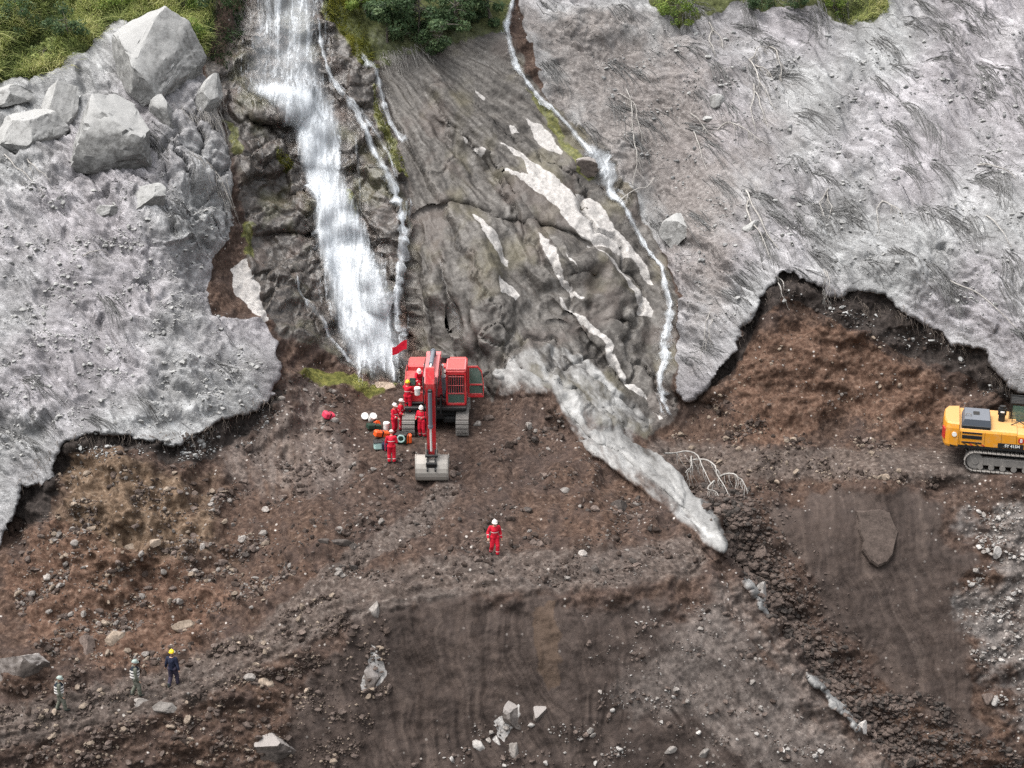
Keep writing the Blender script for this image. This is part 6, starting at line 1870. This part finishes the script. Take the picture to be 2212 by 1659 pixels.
        hb.build('helmet', helmet, body, True)
    def band(p, q, f, r, name='reflective_band', mat=M_REFL, w=.028):
        m = MB(); c = p + (q - p) * f; d = (q - p) / np.linalg.norm(q - p)
        m.cyl(c - d * w / 2, c + d * w / 2, r, r, 16, False); m.build(name, mat, body, True)
    if bands:
        band(j['pel'], j['chest'], .75, .192)
        for S in 'LR':
            band(j['e' + S], j['w' + S], .55, .072, w=.02); band(j['k' + S], j['a' + S], .6, .100, w=.022)
    if vest:
        m = MB(); m.caps(j['pel'] + (j['chest'] - j['pel']) * .1, j['chest'], .185, .205); m.caps(j['chest'], j['neck'] * .45 + j['chest'] * .55, .20, .15)
        remesh(m, 'vest', vest, body, .022, 3)
        for f_ in (.25, .62, 1.02): band(j['pel'], j['chest'], f_, .218, w=.085)
    return body


def stand(u, v, dz=0.0):
    p = gp(u, v); return (p[0], p[1], p[2] + dz)


R_ = math.radians
person(stand(1068, 1196, -.02), R_(8), 'lone worker in red coverall and white helmet walking on the bench below the bucket',
       dict(wL=(-.33, -.22, .98), eL=(-.31, .02, 1.15), wR=(.31, -.02, .88), kL=(-.13, -.10, .50), aL=(-.16, .12, .15), kR=(.13, -.12, .50), aR=(.12, -.12, .09), hd=(0, -1, -.15), head=(0, -.05, 1.63)))
person(stand(846, 1006, -.02), R_(180), 'red suited worker with back turned beside the heap of gear',
       dict(chest=(0, -.05, 1.29), neck=(0, -.10, 1.47), head=(0, -.17, 1.59), hd=(0, -1, -.55), wL=(-.16, -.30, 1.0), wR=(.16, -.30, 1.0), eL=(-.28, -.05, 1.13), eR=(.28, -.05, 1.13), sL=(-.2, -.05, 1.4), sR=(.2, -.05, 1.4)))
person(stand(852, 938, -.05), R_(65), 'red suited worker at the left track, the nearer of two standing close',
       dict(eR=(.27, -.12, 1.16), wR=(.22, -.38, 1.16), eL=(-.26, -.08, 1.14), wL=(-.20, -.30, 1.05), hd=(0, -1, -.3)))
person(stand(866, 930, .02), R_(95), 'red suited worker at the left track, half hidden behind his companion',
       dict(wR=(.24, -.30, 1.02), hd=(0, -1, -.2)), height=1.72)
person(stand(911, 944, -.02), R_(-25), 'red suited worker standing between the left track and the stick',
       dict(eR=(.28, -.06, 1.16), wR=(.20, -.30, 1.20), eL=(-.27, -.05, 1.14), wL=(-.20, -.26, 1.10), hd=(.4, -1, -.3)))
bx, by, bz = RED_EX.location
person((bx - 1.50, by - 1.25, bz + 1.04), R_(155), 'red suited worker with yellow helmet standing up on the left track',
       dict(eR=(.25, -.20, 1.20), wR=(.20, -.44, 1.26), eL=(-.24, -.18, 1.18), wL=(-.22, -.40, 1.12), hd=(.3, -1, .1), aL=(-.12, .0, .09), aR=(.12, -.02, .09)), helmet=M_HELY)
person((bx - .92, by - .55, bz + 2.10), R_(20), 'red suited worker crouching on top of the red excavator',
       dict(pel=(.12, .12, .58), chest=(-.02, -.12, .86), neck=(-.06, -.24, 1.00), head=(-.08, -.33, 1.12), sL=(-.20, -.20, .95), sR=(.17, -.16, .96),
            eL=(-.30, -.36, .72), eR=(.24, -.38, .74), wL=(-.20, -.52, .55), wR=(.12, -.55, .60), hL=(.02, .12, .55), hR=(.22, .12, .55),
            kL=(-.06, -.30, .48), kR=(.30, -.26, .50), aL=(-.05, -.02, .09), aR=(.28, .0, .09), hd=(-.2, -1, -.7)))
person(stand(375, 1482, -.02), R_(165), 'man in navy jacket and yellow hard hat walking on the lower left track',
       dict(kL=(-.12, -.14, .50), aL=(-.12, -.16, .10), kR=(.12, -.02, .48), aR=(.13, .20, .12), wR=(.33, -.02, .92), wL=(-.34, .06, .92), hd=(.5, -1, -.1)), helmet=M_HELY, top=M_NAVY, legs=M_JEAN, bands=False)
person(stand(296, 1505, -.02), R_(115), 'walker in camouflage and banded vest in the middle of the three',
       dict(kL=(-.12, -.12, .50), aL=(-.12, -.14, .10), aR=(.13, .18, .11), hd=(0, -1, -.2)), helmet=M_HELG, top=M_CAMO, legs=M_CAMO, bands=False, vest=M_VEST)
person(stand(133, 1538, -.02), R_(110), 'walker in camouflage and banded vest at the far left of the three',
       dict(kL=(-.12, -.16, .52), aL=(-.12, -.20, .14), kR=(.12, .0, .50), aR=(.13, .16, .11), hd=(0, -1, -.3), head=(0, -.06, 1.62)), helmet=M_HELG, top=M_CAMO, legs=M_CAMO, bands=False, vest=M_VEST, height=1.7)

# ------------------------------------------------------------------ flag and gear
fl = empty('red_flag', (bx - 1.62, by + .4, bz + 2.9))
tag(fl, 'red flag on a thin pole at the left rear of the red excavator', 'flag')
m = MB(); m.cyl((0, 0, 0), (.05, 0, 1.75), .016, .012, 8); m.build('pole', M_STEEL, fl)
nx, nz = 14, 8
g = [(i / (nx - 1), k / (nz - 1)) for k in range(nz) for i in range(nx)]
V = [(.04 - .82 * a, .10 * math.sin(a * 7 + b * 1.5) * a, 1.70 - .52 * b * (1 - .12 * a) - .42 * a + .05 * math.sin(a * 6)) for a, b in g]
F = [(k * nx + i, k * nx + i + 1, (k + 1) * nx + i + 1, (k + 1) * nx + i) for k in range(nz - 1) for i in range(nx - 1)]
m = MB(); m.add(V, F); m.add([(x, y + .006, z) for x, y, z in V], [q[::-1] for q in F]); m.build('cloth', M_SUIT, fl, True)

M_ORANGE = paint('orange_plastic', (.80, .10, .015), (.5, .3, .2), .12, .45, .1)
M_TEAL = paint('pale_teal_plastic', (.42, .62, .58), (.5, .5, .45), .12, .45, .1)
M_GREEN = paint('dark_green_canvas', (.012, .035, .022), (.08, .09, .07), .15, .8, .1)
M_PINK = paint('pink_red_bag_cloth', (.62, .04, .09), (.5, .25, .22), .15, .8, .1)


def bucket_thing(name, loc, rot, r, hgt, mat, label, cat, lid=True):
    o = empty(name, loc, rot); tag(o, label, cat)
    m = MB(); m.cyl((0, 0, 0), (0, 0, hgt), r * .88, r, 20); m.cyl((0, 0, hgt * .86), (0, 0, hgt * .92), r * 1.05, r * 1.05, 20); m.build('body', mat, o, True)
    if lid: m = MB(); m.cyl((0, 0, hgt + .002), (0, 0, hgt + .05), r * 1.07, r * 1.02, 20); m.build('lid', mat, o, True)
    m = MB(); m.pipe([(r * 1.03 * math.cos(a), .02, hgt * .9 - .0 + r * .9 * math.sin(a) * (-.6)) for a in [k * math.pi / 8 for k in range(9)]], .008, 6); m.build('handle', M_STEEL, o)
    return o


def crate(name, loc, rot, size, mat, label, cat, rim=None, strap=None):
    o = empty(name, loc, rot); tag(o, label, cat)
    x, y, z = size
    m = MB(); m.box((0, 0, z / 2), (x, y, z), min(size) * .18); m.build('body', mat, o)
    if rim:
        m = MB(); m.box((0, 0, z * .93), (x * 1.06, y * 1.06, z * .16), .02); m.build('lid', rim, o)
    if strap:
        m = MB(); m.box((0, 0, z / 2), (x * .10, y * 1.04, z * 1.04), .01); m.build('strap', strap, o)
    m = MB(); m.pipe([(-x * .22, 0, z), (-x * .16, 0, z + .07), (x * .16, 0, z + .07), (x * .22, 0, z)], .014, 6); m.build('handle', M_BLK, o)
    return o


bucket_thing('plastic_bucket', (bx - .95, by - 1.56, bz + 2.14), (.1, 0, 0), .16, .36, M_WHITE, 'white bucket held up by the worker on the left track', 'bucket')
bucket_thing('plastic_bucket', stand(834, 930), (0.05, .05, 0), .17, .40, M_WHITE, 'white bucket standing upright among the gear', 'bucket')
bucket_thing('plastic_bucket', stand(788, 900, .02), (.9, -.4, .4), .19, .42, M_WHITE, 'white bucket lying tipped at the top of the gear heap', 'bucket')
bucket_thing('plastic_bucket', stand(801, 906, .02), (.7, .3, .2), .19, .44, M_WHITE, 'second tipped white bucket at the top of the gear heap', 'bucket')
bucket_thing('fuel_drum', stand(803, 917, .0), (1.0, .5, .6), .15, .5, M_ORANGE, 'pinkish orange drum lying below the tipped buckets', 'drum')
crate('canvas_bag', stand(806, 926), (0, .15, .4), (.75, .45, .28), M_GREEN, 'dark green bag lying under the tipped buckets', 'bag', strap=M_BLK)
crate('duffel_bag', stand(822, 942, .02), (.1, .25, .5), (.85, .35, .34), M_ORANGE, 'orange red duffel bag in the middle of the gear', 'bag', strap=M_BLK)
crate('storage_crate', stand(820, 964), (0, 0, .15), (.66, .45, .46), M_TEAL, 'pale teal crate on the near left of the gear heap', 'crate', rim=M_BLK)
crate('tool_case', stand(833, 968), (0, 0, -.1), (.4, .4, .42), M_NAVY, 'dark tool case beside the pale teal crate', 'case', strap=M_PINK)
crate('generator_case', stand(868, 958), (0, 0, -.2), (.6, .5, .55), M_GREEN, 'dark green case between the back turned worker and the track', 'case', rim=M_BLK)
crate('orange_case', stand(882, 958), (0, 0, .1), (.36, .36, .5), M_ORANGE, 'small orange case right of the dark green case', 'case', strap=M_BLK)
crate('red_bag', stand(707, 906), (.15, .35, .6), (.62, .48, .36), M_PINK, 'bright pink red bag lying alone on the slope left of the gear', 'bag', strap=M_BLK)
# coil of hose on the green case
m = MB()
for k in range(3):
    pts = [(.2 * math.cos(a) * (1 - .1 * k), -.05 + .0 * k, .2 * math.sin(a) * (1 - .1 * k)) for a in [q * math.pi / 8 for q in range(17)]]
    m.pipe(pts, .025, 6)
o = m.build('hose_coil', M_GREEN, None); pz = stand(867, 958); o.location = (pz[0], pz[1] - .3, pz[2] + .36); tag(o, 'coiled green hose on the front of the dark green case', 'hose')
o.data.materials[0] = M_TEAL
